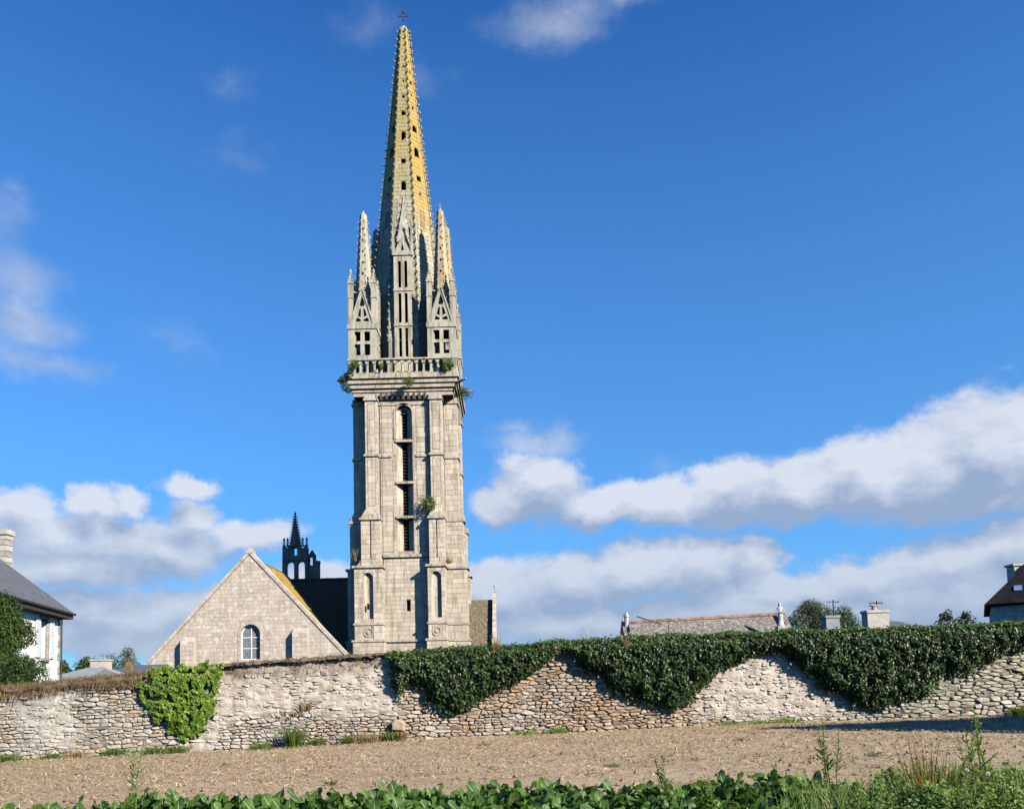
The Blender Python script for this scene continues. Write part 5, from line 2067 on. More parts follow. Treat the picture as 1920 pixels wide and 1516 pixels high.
# ivy and creeper
def ivy_thing(name, label, poly, n, size, mats, thick, seed, body_mat, topband=None, gap=0.0):
    rng = np.random.default_rng(seed)
    xs_ = [p[0] for p in poly]
    ys_ = [p[1] for p in poly]
    cx_ = (min(xs_) + max(xs_)) / 2
    base = P(cx_, max(ys_), WALL_D)
    t = empty(name, base, label, 'climbing plant')
    # body: sheet hugging the wall, its dark colour stands in for shaded depth
    step = 9
    bm = MB()
    idx = {}
    gxs = np.arange(min(xs_), max(xs_) + step, step)
    gys = np.arange(min(ys_) - step, max(ys_) + step, step)
    GX, GY = np.meshgrid(gxs, gys, indexing='ij')
    E = edge_dist(GX, GY, poly) * np.where(in_poly(GX, GY, poly), 1, -1)
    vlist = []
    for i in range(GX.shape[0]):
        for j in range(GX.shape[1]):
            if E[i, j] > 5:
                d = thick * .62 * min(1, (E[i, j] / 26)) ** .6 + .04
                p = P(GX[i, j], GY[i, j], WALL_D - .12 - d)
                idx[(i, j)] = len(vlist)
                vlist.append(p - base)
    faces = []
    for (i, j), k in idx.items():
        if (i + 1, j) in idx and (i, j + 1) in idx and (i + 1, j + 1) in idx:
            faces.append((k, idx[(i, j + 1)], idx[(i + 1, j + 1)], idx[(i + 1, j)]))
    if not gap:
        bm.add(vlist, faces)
        link('stems', bm.mesh('stems', smooth=True), t, body_mat)  # dark backing sheet that closes the gaps between leaves, not modelled stems
    px = rng.uniform(min(xs_) - 12, max(xs_) + 12, n * 3)
    py = rng.uniform(min(ys_) - 12, max(ys_) + 12, n * 3)
    e = edge_dist(px, py, poly) * np.where(in_poly(px, py, poly), 1, -1)
    fr_ = np.array([mnoise.noise((a * .06, b_ * .06, seed)) for a, b_ in zip(px, py)])
    fr2 = np.array([mnoise.noise((a * .16, b_ * .16, seed + 5)) for a, b_ in zip(px, py)])
    thin = (rng.uniform(0, 1, len(px)) < .35 + e / 22) if not gap else np.ones(len(px), bool)
    keep = thin & (e + fr_ * (16 if gap else 9) + fr2 * (12 if gap else 6) > 0)
    if gap: keep &= (fr_ + fr2 * .6 > -gap * (1 + np.clip((1300 - py) / 60, -1, 1) * -.9)) | (e < 0)
    px, py, e, fr_, fr2 = [a[keep][:n] for a in (px, py, e, fr_, fr2)]
    if not gap:      # loose runners trailing below the mass
        low = [q for q in zip(px, py, e) if q[2] < 6 and q[1] > lerp_tab(TOP_PX, q[0]) + 40]
        rr_ = random.Random(seed)
        ex, ey = [], []
        for q in rr_.sample(low, min(46, len(low))):
            L = rr_.uniform(5, 24)
            dx = rr_.uniform(-.5, .5)
            for w_ in range(int(L / 2.2)):
                ex.append(q[0] + dx * w_ * 2 + rr_.uniform(-2.5, 2.5))
                ey.append(q[1] + w_ * 2.2 + rr_.uniform(-1, 1))
        ex, ey = np.array(ex), np.array(ey)
        px, py = np.concatenate([px, ex]), np.concatenate([py, ey])
        e = np.concatenate([e, np.full(len(ex), 1.0)])
        fr_ = np.concatenate([fr_, np.zeros(len(ex))])
        fr2 = np.concatenate([fr2, np.zeros(len(ex))])
    m_ = len(px)
    th = thick * np.clip(np.clip(e, 0, 60) / 26, .18, 1) ** .6 * (1 + .35 * fr_ + .25 * fr2)
    dep = th * rng.uniform(.55, 1.05, m_) + .03
    D = WALL_D - .12 - dep
    pts = np.empty((m_, 3))
    for i in range(m_):
        v = P(px[i], py[i], D[i])
        # keep the height it has on the wall plane
        w_ = P(px[i], py[i], WALL_D - .3)
        pts[i] = (w_.x - base.x, D[i] - base.y, w_.z - base.z)
    nr = np.stack([rng.normal(0, .55, m_) + fr2 * .8, -1.0 + 0 * px, rng.normal(.55, .55, m_) + fr_ * .5], 1)
    spin = np.tile(np.array([0, 0, -1.0]), (m_, 1))
    sz = size * rng.uniform(.65, 1.35, m_)
    tint = np.clip(rng.uniform(-.6, .5, m_) + .3 * fr_, -.8, 1)
    ztop = np.array([lerp_tab([(a, b_) for a, b_ in TOP_PX], a) for a in px])
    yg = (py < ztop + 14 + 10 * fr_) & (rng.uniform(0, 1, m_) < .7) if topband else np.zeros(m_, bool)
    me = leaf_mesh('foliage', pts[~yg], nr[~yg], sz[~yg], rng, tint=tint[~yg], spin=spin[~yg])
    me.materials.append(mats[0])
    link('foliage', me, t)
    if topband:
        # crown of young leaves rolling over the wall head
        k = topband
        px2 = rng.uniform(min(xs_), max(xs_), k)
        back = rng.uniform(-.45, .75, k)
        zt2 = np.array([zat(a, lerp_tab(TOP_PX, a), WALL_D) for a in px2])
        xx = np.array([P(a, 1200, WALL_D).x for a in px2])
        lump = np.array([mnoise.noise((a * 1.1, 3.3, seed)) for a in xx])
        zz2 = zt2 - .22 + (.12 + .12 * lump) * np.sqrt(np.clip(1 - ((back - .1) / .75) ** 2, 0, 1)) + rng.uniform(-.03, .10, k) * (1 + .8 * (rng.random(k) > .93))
        p2 = np.stack([xx - base.x, WALL_D + back - base.y, zz2 - base.z], 1)
        n2 = np.stack([rng.normal(0, .5, k), back - .5 + rng.normal(0, .3, k), rng.uniform(.5, 1.3, k)], 1)
        p2 = np.concatenate([p2, pts[yg]])
        n2 = np.concatenate([n2, nr[yg]])
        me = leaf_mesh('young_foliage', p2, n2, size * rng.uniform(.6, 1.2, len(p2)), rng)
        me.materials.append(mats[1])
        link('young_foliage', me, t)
    return t


ivy_thing('ivy', 'dense dark green ivy hanging in scallops over the right half of the wall', IVY, 60000, .072, (M['ivy'], M['ivy_top']), .42, 3, M['ivy_body'], topband=11000)
ivy_thing('creeper', 'bright light green creeper hanging down the wall below the church gable', CREEP, 8200, .085, (M['creeper'],), .24, 8, M['creeper_body'], gap=.16)

# ------------------------------------------------------------------ field litter
rng = np.random.default_rng(21)
n = 95000
px_ = rng.uniform(-17, 17, n)
yy = 10.4 + 14.2 * rng.uniform(0, 1, n) ** .85
cl = np.array([mnoise.noise((a * .55, b_ * .8, 2)) + .6 * mnoise.noise((a * 2.1, b_ * 2.6, 7)) for a, b_ in zip(px_, yy)])
band = np.clip((yy - 12.5) / 2.5, .12, 1)
keep = (np.abs(px_) < yy * .70) & (rng.uniform(-.6, .7, n) < cl + (band - .55) * 1.0)
px_, yy = px_[keep], yy[keep]
n = len(px_)
zz = np.array([ground(a, b_) for a, b_ in zip(px_, yy)]) + rng.uniform(.005, .06, n)
nr = np.stack([rng.normal(0, .5, n), rng.normal(-.25, .5, n), np.ones(n)], 1)
me = leaf_mesh('straw_litter', np.stack([px_, yy, zz], 1), nr, rng.uniform(.035, .14, n), rng, aspect=.8, fold=.12, shape='blade', tint=rng.uniform(-.9, .9, n))
me.materials.append(M['straw'])
tag(link('straw_litter', me), 'pale cut straw scattered over the bare field', 'straw', kind='stuff')
cm2 = MB()
rgc = random.Random(9)
for i in range(5200):
    y = 10.2 + 14 * rgc.random()
    x = rgc.uniform(-.7, .7) * y
    s_ = rgc.choice((.015, .02, .028, .045)) * rgc.uniform(.7, 1.3)
    z = ground(x, y)
    a = rgc.uniform(0, 6)
    vs = [Vector((x + s_ * math.cos(a + t) * rgc.uniform(.7, 1.3), y + s_ * math.sin(a + t) * rgc.uniform(.7, 1.3), z + .005)) for t in (0, 1.57, 3.14, 4.71)]
    vs.append(Vector((x + rgc.uniform(-.3, .3) * s_, y, z + s_ * rgc.uniform(.7, 1.4))))
    cm2.add(vs, [(0, 1, 4), (1, 2, 4), (2, 3, 4), (3, 0, 4)])
tag(cm2.build('soil_clods', M['soil_clod']), 'small brown clods of earth lying on the bare field', 'soil', kind='stuff')

rsw = random.Random(88)
for i, (px, D_, w_) in enumerate(((420, 19, 'below the hollow in the wall'), (905, 21, 'below the first ivy lobe'), (1150, 15, 'in front of the middle ivy lobe'), (1390, 19, 'before the white wall'), (620, 14, 'in the near left middle of the field'), (1640, 15, 'on the near side of the shadow strip'))):
    p = P(px, 1400, D_)
    put_tuft('tiny weed sprouting from the bare field ' + w_, Vector((p.x, D_, ground(p.x, D_))), 40, .13, .14, M['weed_dark'], 200 + i, .8, .010, name='field_weed', cat='weed')

# ------------------------------------------------------------------ leafy crop in the foreground


def crop_leaf(name, L, Wd, bend, twist, seed):
    rs_ = random.Random(seed)
    nu, nv = 6, 4
    vs, fs, rib = [], [], []
    for i in range(nu + 1):
        t = i / nu
        wv = Wd * (.16 + .84 * sm(.05, .55, t)) * math.sqrt(max(0, 1 - max(0, (t - .55) / .46) ** 2.4)) + .006
        ang_ = rad(18) + bend * t ** 1.4
        # spine
        if i == 0: pos_ = Vector((0, 0, 0)); a_prev = ang_
        else: pos_ = pos_ + Vector((math.sin(ang_), 0, math.cos(ang_))) * (L / nu)
        nrm_ = Vector((-math.cos(ang_), 0, math.sin(ang_)))
        for j in range(nv + 1):
            s_ = (j / nv - .5) * 2
            wave = .034 * math.sin(t * 9 + seed + s_ * 2) * abs(s_) + rs_.uniform(-.006, .006)
            cup = .25 * wv * s_ * s_
            tw = twist * t
            vs.append(pos_ + Vector((0, math.cos(tw), math.sin(tw))) * wv * s_ + nrm_ * (cup + wave))
            rib.append(1.0 if j == nv // 2 else 0.0)
    for i in range(nu):
        for j in range(nv):
            k = i * (nv + 1) + j
            fs.append((k, k + nv + 1, k + nv + 2, k + 1))
    me = bpy.data.meshes.new(name)
    me.from_pydata(vs, [], fs)
    me.attributes.new('rib', 'FLOAT', 'POINT').data.foreach_set('value', rib)
    me.materials.append(M['crop'])
    me.shade_smooth()
    return me


LEAVES = [crop_leaf('leaf', random.uniform(.24, .40), random.uniform(.042, .068), rad(random.uniform(5, 85)), random.uniform(-.7, .7), i) for i in range(12)]
rs = random.Random(77)
rows = np.arange(7.6, 11.2, .40)
ncrop = 0
for ri_, y0 in enumerate(rows):
    x = -(.66 * y0 + .3) + rs.random() * .3
    while x < .66 * y0 + .3:
        y = y0 + rs.uniform(-.07, .07)
        u_ = px_of(x * WALL_D / y)[0]
        # the crop thins out where the weeds take over at the right
        if u_ > 1560 + rs.uniform(-60, 120) or (y0 > 10.4 and (u_ > 1500 or 1120 < u_ < 1300)) or (y0 > 10.9 and u_ < 300):
            x += .4
            continue
        s = rs.uniform(.78, 1.2)
        root = empty('crop_plant', (x, y, ground(x, y)), 'broad leaved green field plant in the rows along the front of the field', 'crop plant', 'leafy crop plants in the foreground rows')
        root.scale = (s, s, s)
        nl = rs.randint(13, 18)
        for q in range(nl):
            o = bpy.data.objects.new('leaf', rs.choice(LEAVES))
            f = q / nl
            o.rotation_euler = (0, -.15 + .35 * (1 - f) + rs.uniform(-.12, .2), q * 2.4 + rs.uniform(-.3, .3))
            sc_ = (.75 + .35 * (1 - f)) * rs.uniform(.85, 1.12)
            o.scale = (sc_, sc_, sc_)
            o.location = (0, 0, .02 * f)
            o.parent = root
            C.objects.link(o)
        ncrop += 1
        x += .40 * rs.uniform(.82, 1.15)

# ------------------------------------------------------------------ tall weeds in the foreground


def tall_weed(label, base, h_, seed, mat, nst=2, lean=(0, 0), leaves=40, lsz=.05, head=False, name='tall_weed', group=None):
    rs_ = random.Random(seed)
    leaves = int(leaves * 1.1)
    t = empty(name, base, label, 'weed', group)
    lp, ln, ls = [], [], []
    for s_ in range(nst):
        st = MB()
        hh = h_ * rs_.uniform(.72, 1.0) if s_ else h_
        a = rs_.uniform(0, 6.28)
        dx, dy = lean[0] + rs_.uniform(-.10, .10), lean[1] + rs_.uniform(-.06, .06)
        pts = []
        for i in range(7):
            f = i / 6
            pts.append(Vector((dx * f * hh + .02 * math.sin(f * 7 + a) + .03 * math.cos(a) * (s_ > 0), dy * f * hh + .03 * math.sin(a) * (s_ > 0), hh * f)))
        st.tube(pts, .009, .004, 5)
        # side branches
        for q in range(max(3, int(leaves / 6))):
            f = rs_.uniform(.35, .95)
            k = min(5, int(f * 6))
            p = pts[k].lerp(pts[k + 1], f * 6 - k)
            a2 = rs_.uniform(0, 6.28)
            L = hh * .16 * (1.15 - f)
            e = p + Vector((math.cos(a2) * L * 1.0, math.sin(a2) * L * .8, L * .9))
            st.tube([p, e], .005, .003, 4)
            for z_ in range(5):
                lp.append(p.lerp(e, rs_.uniform(.3, 1.05)))
                ln.append((rs_.gauss(0, 1), rs_.gauss(0, 1) - .3, rs_.gauss(.2, .7)))
                ls.append(lsz * .55)
        for q in range(leaves):
            f = rs_.uniform(.08, 1.0) ** .8
            k = min(5, int(f * 6))
            p = pts[k].lerp(pts[k + 1], min(1, f * 6 - k))
            a2 = rs_.uniform(0, 6.28)
            lp.append(p + Vector((math.cos(a2), math.sin(a2), .3)) * lsz * .5)
            ln.append((-math.cos(a2) * .3 + rs_.gauss(0, .4), -math.sin(a2) * .3 + rs_.gauss(0, .4), 1))
            ls.append(lsz * (1.4 - f) * rs_.uniform(.6, 1.2))
        link('stem', st.mesh('stem'), t, mat)
        if head:
            hd = MB()
            c = pts[-1]
            for z_ in range(60):
                d = Vector((rs_.gauss(0, 1), rs_.gauss(0, 1), rs_.gauss(0, 1))).normalized()
                hd.frustum(c, c + d * .022, .0018, .0035, 3)
            link('seed_head', hd.mesh('seed_head'), t, M['fluff'])
    rn = np.random.default_rng(seed)
    me = leaf_mesh('leaves', np.array([tuple(v) for v in lp]), np.array(ln), np.array(ls), rn, aspect=.5)
    me.materials.append(mat)
    link('leaves', me, t)
    return t


def GP(px, D):
    p = P(px, 1400, D)
    return Vector((p.x, D, ground(p.x, D)))


def hgt(px, py, D):
    return zat(px, py, D) - GP(px, D).z


tall_weed('thin pale green weed standing above the crop left of the gable creeper', GP(250, 9.6), hgt(252, 1385, 9.6), 1, M['weed'], 2, (.01, 0), 46, .06)
tall_weed('light green spiky weed leaning left over the crop below the ivy tip', GP(1262, 8.8), hgt(1222, 1412, 8.8), 2, M['weed'], 3, (-.25, 0), 60, .05)
tall_weed('dark stemmed branching weed rising against the shadow strip', GP(1556, 9.2), hgt(1535, 1342, 9.2), 3, M['weed_dark'], 2, (-.10, 0), 50, .07)
tall_weed('slender weed just right of the dark stemmed branching one', GP(1566, 9.4), hgt(1565, 1372, 9.4), 13, M['weed_dark'], 1, (0, 0), 36, .05)
tall_weed('tallest green weed with small leaves near the right edge', GP(1852, 8.2), hgt(1842, 1326, 8.2), 4, M['weed'], 2, (-.04, 0), 70, .06)
tall_weed('upright green weed left of the tallest one by the right edge', GP(1822, 8.4), hgt(1803, 1366, 8.4), 5, M['weed'], 3, (-.07, 0), 60, .055)
tall_weed('small yellow green weed among the crop right of centre', GP(1330, 8.2), hgt(1322, 1452, 8.2), 6, M['weed'], 3, (-.08, 0), 60, .06)
tall_weed('weed with a round white seed head above the right ground cover', GP(1818, 8.1), hgt(1813, 1444, 8.1), 7, M['weed_dark'], 1, (0, 0), 20, .05, head=True)
tall_weed('lower weed with a small white seed head beside the round one', GP(1833, 8.1), hgt(1830, 1450, 8.1), 8, M['weed_dark'], 1, (0, 0), 20, .05, head=True)
put_tuft('reddish brown dock clump with tall seed stalks at the lower right', GP(1757, 8.2), 420, hgt(1745, 1405, 8.2), .34, M['red'], 70, .30, .006, name='dock_clump', cat='weed')
put_tuft('thin russet stalks above the reddish dock clump', GP(1735, 8.6), 60, hgt(1708, 1345, 8.6), .2, M['red'], 71, .15, .006, name='dock_stalks', cat='weed')
put_tuft('yellow green grass clump behind the reddish dock', GP(1775, 8.5), 260, hgt(1755, 1395, 8.5), .34, M['weed'], 72, .30, .006, name='grass_clump', cat='grass')
put_tuft('long arching grass at the bottom between crop and dock', GP(1690, 8.3), 90, .62, .35, M['weed'], 73, .6, .006, name='grass_clump', cat='grass')
put_tuft('dry bent stems lying over the dark crop leaves at lower right', GP(1600, 8.0), 24, .65, .25, M['dry'], 74, .7, .006, name='grass_clump', cat='grass')
put_tuft('pale dry stem among the crop leaves right of centre', GP(1375, 8.0), 14, .45, .15, M['dry'], 75, .5, .008, name='grass_clump', cat='grass')

# mixed weeds as ground cover in the lower right corner
rng = np.random.default_rng(31)
n = 60000
yy = rng.uniform(7.3, 9.6, n)
u = rng.uniform(1400, 2000, n)
den = np.clip((u - 1480) / 150, 0, 1) * np.clip((9.25 - yy) / .6 + (u - 1700) / 300, 0.05, 1)
cl = np.array([mnoise.noise((a * .013, b_ * 2.2, 4)) * .6 + .8 * mnoise.noise((a * .05, b_ * 6, 9)) for a, b_ in zip(u, yy)])
keep = rng.uniform(0, 1, n) < den * (.75 + cl)
u, yy, cl = u[keep], yy[keep], cl[keep]
xx = (u - 960) / F * yy
hh = (.24 + .36 * np.clip(.5 + cl, 0, 1)) * np.clip((u - 1430) / 200, .3, 1)
zz = np.array([ground(a, b_) for a, b_ in zip(xx, yy)]) + hh * rng.uniform(.1, 1, len(xx)) ** .7
nr = np.stack([rng.normal(0, .6, len(xx)), rng.normal(-.5, .6, len(xx)), np.ones(len(xx)) * .8], 1)
me = leaf_mesh('ground_cover', np.stack([xx, yy, zz], 1), nr, rng.uniform(.02, .06, len(xx)), rng, aspect=.7)
me.materials.append(M['weed_dark'])
tag(link('ground_cover', me), 'tangle of small green weeds at the lower right corner of the field', 'weeds', kind='stuff')
sel = rng.random(len(xx)) < .30
me = leaf_mesh('pale_ground_cover', np.stack([xx, yy - .05, zz + .04], 1)[sel], nr[sel], rng.uniform(.02, .05, sel.sum()), rng, aspect=.5)
me.materials.append(M['weed'])
tag(link('pale_ground_cover', me), 'lighter yellow green sprigs scattered through the weeds at the lower right', 'weeds', kind='stuff')
gm = MB(); gt = []
for i in range(4600):
    a = rg.uniform(1450, 1990)
    if rg.random() > (a - 1430) / 350: continue
    y = rg.uniform(7.5, 9.2)
    x = (a - 960) / F * y
    blade((x, y, ground(x, y)), (rg.gauss(0, .35), rg.gauss(0, .3), 1), rg.uniform(.3, .8), .004, rg.uniform(-.5, .8))
me = gm.mesh('field_grass')
me.attributes.new('tint', 'FLOAT', 'FACE').data.foreach_set('value', gt)
me.materials.append(M['weed'])
tag(link('field_grass', me), 'long green grass mixed through the weeds at the lower right', 'grass', kind='stuff')

# ------------------------------------------------------------------ left house
hc = Vector((P(113, 1160, 42).x, 42, 0))           # far corner
hn = Vector((P(0, 1160, 34.6).x, 34.6, 0))
ud = (hn - hc).normalized()                          # towards the camera along the wall
nd = Vector((-ud.y, ud.x, 0))
if nd.x < 0: nd = -nd                               # outward (to the right)
gzh = ground(hc.x, hc.y)
z_ev = zat(113, 1144, 42)
house = empty('white_house', (hc.x, hc.y, gzh), 'white rendered two storey house with slate hip roof at the left edge', 'house')
HL, HWd = 13.0, 8.4
frh = frame((hc.x, hc.y, 0), ud, (0, 0, 1), nd)     # u from the far corner towards the camera
wv0, wv1 = zat(85, 1235, 40.6), zat(85, 1164, 40.6)
wu0, wu1 = 1.85, 2.75
hb = MB()
hb.prism(rect(0, HL, gzh - .3, z_ev), frh, -.35, 0, [rect(wu0, wu1, wv0, wv1), rect(wu0 + 4.5, wu1 + 4.5, wv0, wv1)])
hb.box(.0, HL, gzh - .3, z_ev, -HWd, -.36, fr=frh)
hb.build('wall', M['white'], house)
for du in (0, 4.5):
    wfm = MB()
    wfm.prism(rect(wu0 + du, wu1 + du, wv0, wv1), frh, -.30, -.20, [rect(wu0 + du + .07, (wu0 + wu1) / 2 + du - .03, wv0 + .07, wv1 - .07), rect((wu0 + wu1) / 2 + du + .03, wu1 + du - .07, wv0 + .07, wv1 - .07)])
    wo_ = wfm.build('window', M['white_paint'], house)
    pn = MB(); pn.prism(rect(wu0 + du + .05, wu1 + du - .05, wv0 + .05, wv1 - .05), frh, -.27, -.25)
    pn.build('pane', M['glass'], wo_)
    sg = MB(); sg.prism(rect(wu0 + du - .15, wu1 + du + .15, wv0 - .14, wv0), frh, 0, .10)
    sg.build('sill', M['quoin'], wo_)
    sg = MB(); sg.prism(rect(wu0 + du - .18, wu0 + du, wv0, wv1 + .2), frh, -.1, .03); sg.prism(rect(wu1 + du, wu1 + du + .18, wv0, wv1 + .2), frh, -.1, .03)
    sg.prism(rect(wu0 + du + .002, wu1 + du - .002, wv1, wv1 + .2), frh, -.1, .025)
    sg.build('window_surround', M['quoin'], wo_)
    for (a, b_) in ((wu0 + du - .78, wu0 + du - .22), (wu1 + du + .22, wu1 + du + .78)):
        sh_ = MB()
        sh_.prism(rect(a, b_, wv0 + .02, wv1 - .02), frh, .03, .08)
        for zz_ in np.arange(wv0 + .1, wv1 - .1, .14):
            sh_.prism(rect(a + .05, b_ - .05, zz_, zz_ + .06), frh, .08, .095)
        sh_.build('shutter', M['shutter'], house)
z_ = gzh
i = 0
while z_ < z_ev - .4:
    q = MB()
    w_ = .42 if i % 2 else .26
    q.prism(rect(-.012, w_, z_ + .01, z_ + .33), frh, -.2, .025)
    q.build('quoin', M['quoin'] if i % 2 else M['concrete'], house)
    z_ += .345
    i += 1
# roof
ov = .5
zrg = 10.5
ridge0 = frh(4.4, zrg, -HWd / 2)
ridge1 = frh(HL, zrg, -HWd / 2)
zeo = z_ev - .1
A, B_ = frh(-ov, zeo, ov), frh(HL, zeo, ov)
Cc, Dd = frh(HL, zeo, -HWd - ov), frh(-ov, zeo, -HWd - ov)
slab([A, B_, ridge1, ridge0], .16).build('roof', M['slate'], house)
slab([Dd, A, ridge0], .16).build('roof', M['slate'], house)
slab([Cc, Dd, ridge0, ridge1], .16).build('roof', M['slate'], house)
fa = MB()
fa.prism(rect(-ov + .03, HL, zeo - .34, zeo - .12), frh, ov - .10, ov - .02)
fa.prism(rect(-ov + .03, HL, zeo - .34, zeo - .28), frh, -.0, ov - .10)
gu = frame(frh(0, 0, 0), nd, (0, 0, 1), -ud)
fa.prism(rect(-HWd - ov, ov - .04, zeo - .34, zeo - .12), gu, ov - .12, ov - .04)
fa.tube([frh(-ov, zeo - .08, ov + .06), frh(HL, zeo - .08, ov + .06)], .07, .07, 6)
fa.build('gutter', M['fascia'], house)
dp = MB()
dp.tube([frh(.12, gzh, .12), frh(.12, zeo - .3, .12)], .04, .04, 6)
dp.build('downpipe', M['fascia'], house)
# skylights on the right-hand slope
sv = (ridge0 - A)
def roofpt(u, t, lift=0):
    a = frh(u, zeo, ov)
    b_ = frh(u, zrg, -HWd / 2)
    nn = (b_ - a).cross(ud).normalized()
    if nn.z < 0: nn = -nn
    return a.lerp(b_, t) + nn * lift
for (u0, t0, t1) in ((3.9, .50, .66), (5.6, .42, .56)):
    sk = MB()
    c = [roofpt(u0, t0, .02), roofpt(u0 + .7, t0, .02), roofpt(u0 + .7, t1, .02), roofpt(u0, t1, .02)]
    d = [roofpt(u0, t0, .09), roofpt(u0 + .7, t0, .09), roofpt(u0 + .7, t1, .09), roofpt(u0, t1, .09)]
    sk.add(c + d, [(4, 5, 6, 7), (0, 1, 5, 4), (1, 2, 6, 5), (2, 3, 7, 6), (3, 0, 4, 7)])
    sk.build('skylight', M['sky_glass'], house)
# chimney with banded stones
ct = zat(10, 992, 40)
cb0 = ct - 3.4
cx1 = P(12, 1000, 40).x
cw = 1.15
chm = MB()
chm.box(cx1 - cw, cx1 - .02, 40.02, 40.5, cb0, ct - .25)
cho = chm.build('chimney', M['white'], house)
cc_ = MB()
cc_.box(cx1 - cw - .08, cx1 + .08, 39.92, 40.58, ct - .25, ct)
cc_.build('chimney_cap', M['concrete'], cho)
z_ = cb0
i = 0
while z_ < ct - .5:
    for (a, b_) in ((cx1 - .01 - (.52 if i % 2 else .30), cx1 + .015),):
        q = MB()
        q.box(a, b_, 39.99, 40.515, z_ + .015, z_ + .27)
        q.build('chimney_quoin', M['quoin'] if i % 2 else M['concrete'], cho)
    if i % 2:
        q = MB(); q.box(cx1 - cw - .01, cx1 - .62, 39.99, 40.515, z_ + .015, z_ + .25); q.build('chimney_quoin', M['quoin'], cho)
    z_ += .29
    i += 1

# garden tree in front of the house
tp = GP(6, 33)
make_tree('dark green conifer in front of the white house at the left edge', Vector((P(-2, 1200, 33).x, 33, ground(-21, 33))), zat(10, 1112, 33) - ground(-21, 33), 3.2, 5, M['conifer'], 26000, .075, conic=False, name='conifer_tree')
t = ledge_bush('low green hedge shrub behind the wall below the white house', P(62, 1262, 30), .8, 21, M['conifer'], 4200, .055, name='hedge_shrub')
t = ledge_bush('second rounded shrub against the base of the white house', P(22, 1268, 29), .9, 22, M['conifer'], 4600, .055, name='hedge_shrub')

# distant things behind the left of the wall
def far_house(name, label, px0, px1, py_ridge, py_eave, D, wmat, rmat, gable_in=.0, depth=8, chim=None, cat='house'):
    x0, x1 = P(px0, 1250, D).x, P(px1, 1250, D).x
    zr_, ze = zat((px0 + px1) / 2, py_ridge, D), zat((px0 + px1) / 2, py_eave, D)
    gz = ground((x0 + x1) / 2, D) - .5
    t = empty(name, ((x0 + x1) / 2, D, ground((x0 + x1) / 2, D)), label, cat)
    b_ = MB()
    b_.box(x0, x1, D, D + depth, min(gz, ze - 3), ze)
    b_.build('wall', wmat, t)
    g0, g1 = x0 + gable_in, x1 - gable_in
    slab([(x0 - .2, D - .3, ze), (x1 + .2, D - .3, ze), (g1, D + depth / 2, zr_), (g0, D + depth / 2, zr_)]).build('roof', rmat, t)
    slab([(x1 + .2, D + depth + .3, ze), (x0 - .2, D + depth + .3, ze), (g0, D + depth / 2, zr_), (g1, D + depth / 2, zr_)]).build('roof', rmat, t)
    for (xx, gg) in ((x0, g0), (x1, g1)):
        m_ = MB()
        m_.add([(xx, D, ze - .1), (xx, D + depth, ze - .1), (gg, D + depth / 2, zr_ - .1)], [(0, 1, 2)])
        m_.add([(xx, D, ze - .1), (xx, D + depth, ze - .1), (gg, D + depth / 2, zr_ - .1)], [(2, 1, 0)])
        m_.build('gable', rmat if gable_in else wmat, t)
    if chim:
        cxp, cw_, ctp = chim
        xx = P(cxp, 1250, D).x
        m_ = MB()
        m_.box(xx - cw_ / 2, xx + cw_ / 2, D + depth / 2 - .4, D + depth / 2 + .4, zr_ - .6, zat(cxp, ctp, D))
        m_.build('chimney', M['concrete'], t)
    return t


far_house('outbuilding', 'low grey roofed outbuilding just right of the white house', 100, 158, 1248, 1268, 60, M['grey_conc'], M['grey_conc'], .5)
far_house('slate_house', 'low dark blue slate roof with beige end wall left of the church', 182, 290, 1243, 1266, 66, M['concrete'], M['slate'], .9)
gbw = MB()
x0, x1 = P(169, 1240, 64).x, P(196, 1240, 64).x
gbw.box(x0, x1, 64, 65.2, ground(x0, 64) - .3, zat(180, 1238, 64))
gbw.box(x0 - .08, x1 + .08, 63.93, 65.27, zat(180, 1238, 64) + .002, zat(180, 1238, 64) + .12)
tag(gbw.build('garden_pillar_wall', M['concrete'], None, loc=(x0, 64, ground(x0, 64))), 'short beige masonry end wall beside the dark slate roof', 'wall')
for (px, py, D, w, sd, mt, lb) in ((164, 1232, 70, 2.8, 41, 'tree', 'small dark tree between the white house and the beige end wall'),
                                  (120, 1236, 62, 1.6, 42, 'tree', 'thin dark tree close to the corner of the white house'),
                                  (207, 1227, 95, 5.0, 43, 'tree_pale', 'pale flowering tree behind the slate roof, left of two'),
                                  (240, 1214, 95, 4.6, 44, 'tree_pale', 'taller pale tree behind the slate roof, next to the church gable')):
    b_ = P(px, 1250, D)
    gz = ground(b_.x, D)
    make_tree(lb, Vector((b_.x, D, gz)), zat(px, py, D) - gz, w, sd, M[mt], 1800, .16)

# ------------------------------------------------------------------ behind the right of the wall
# long low roof with statues on its gable ends
DL = 62.0
ro = empty('long_low_house', (P(1315, 1200, DL).x, DL, ground(14, DL)), 'long low building with mottled roof and terracotta ridge behind the ivy wall', 'building')
pL, pR = P(1178, 1167, DL), P(1456, 1152, DL + 1)
zE = 3.4
frl = None
y0 = DL
slab([(pL.x, y0, pL.z), (pR.x, y0 + 1, pR.z), (pR.x, y0 - 3.9, pR.z - 4), (pL.x, y0 - 4.9, pL.z - 4)]).build('roof', M['roof_long'], ro)
slab([(pR.x, y0 + 1, pR.z), (pL.x, y0, pL.z), (pL.x, y0 + 5, pL.z - 4), (pR.x, y0 + 6, pR.z - 4)]).build('roof', M['roof_long'], ro)
w_ = MB()
w_.box(pL.x, pR.x, y0 - 3.9, y0 + 4.8, ground(14, DL) - .5, pL.z - 3.9)
w_.build('wall', M['gable_body'], ro)
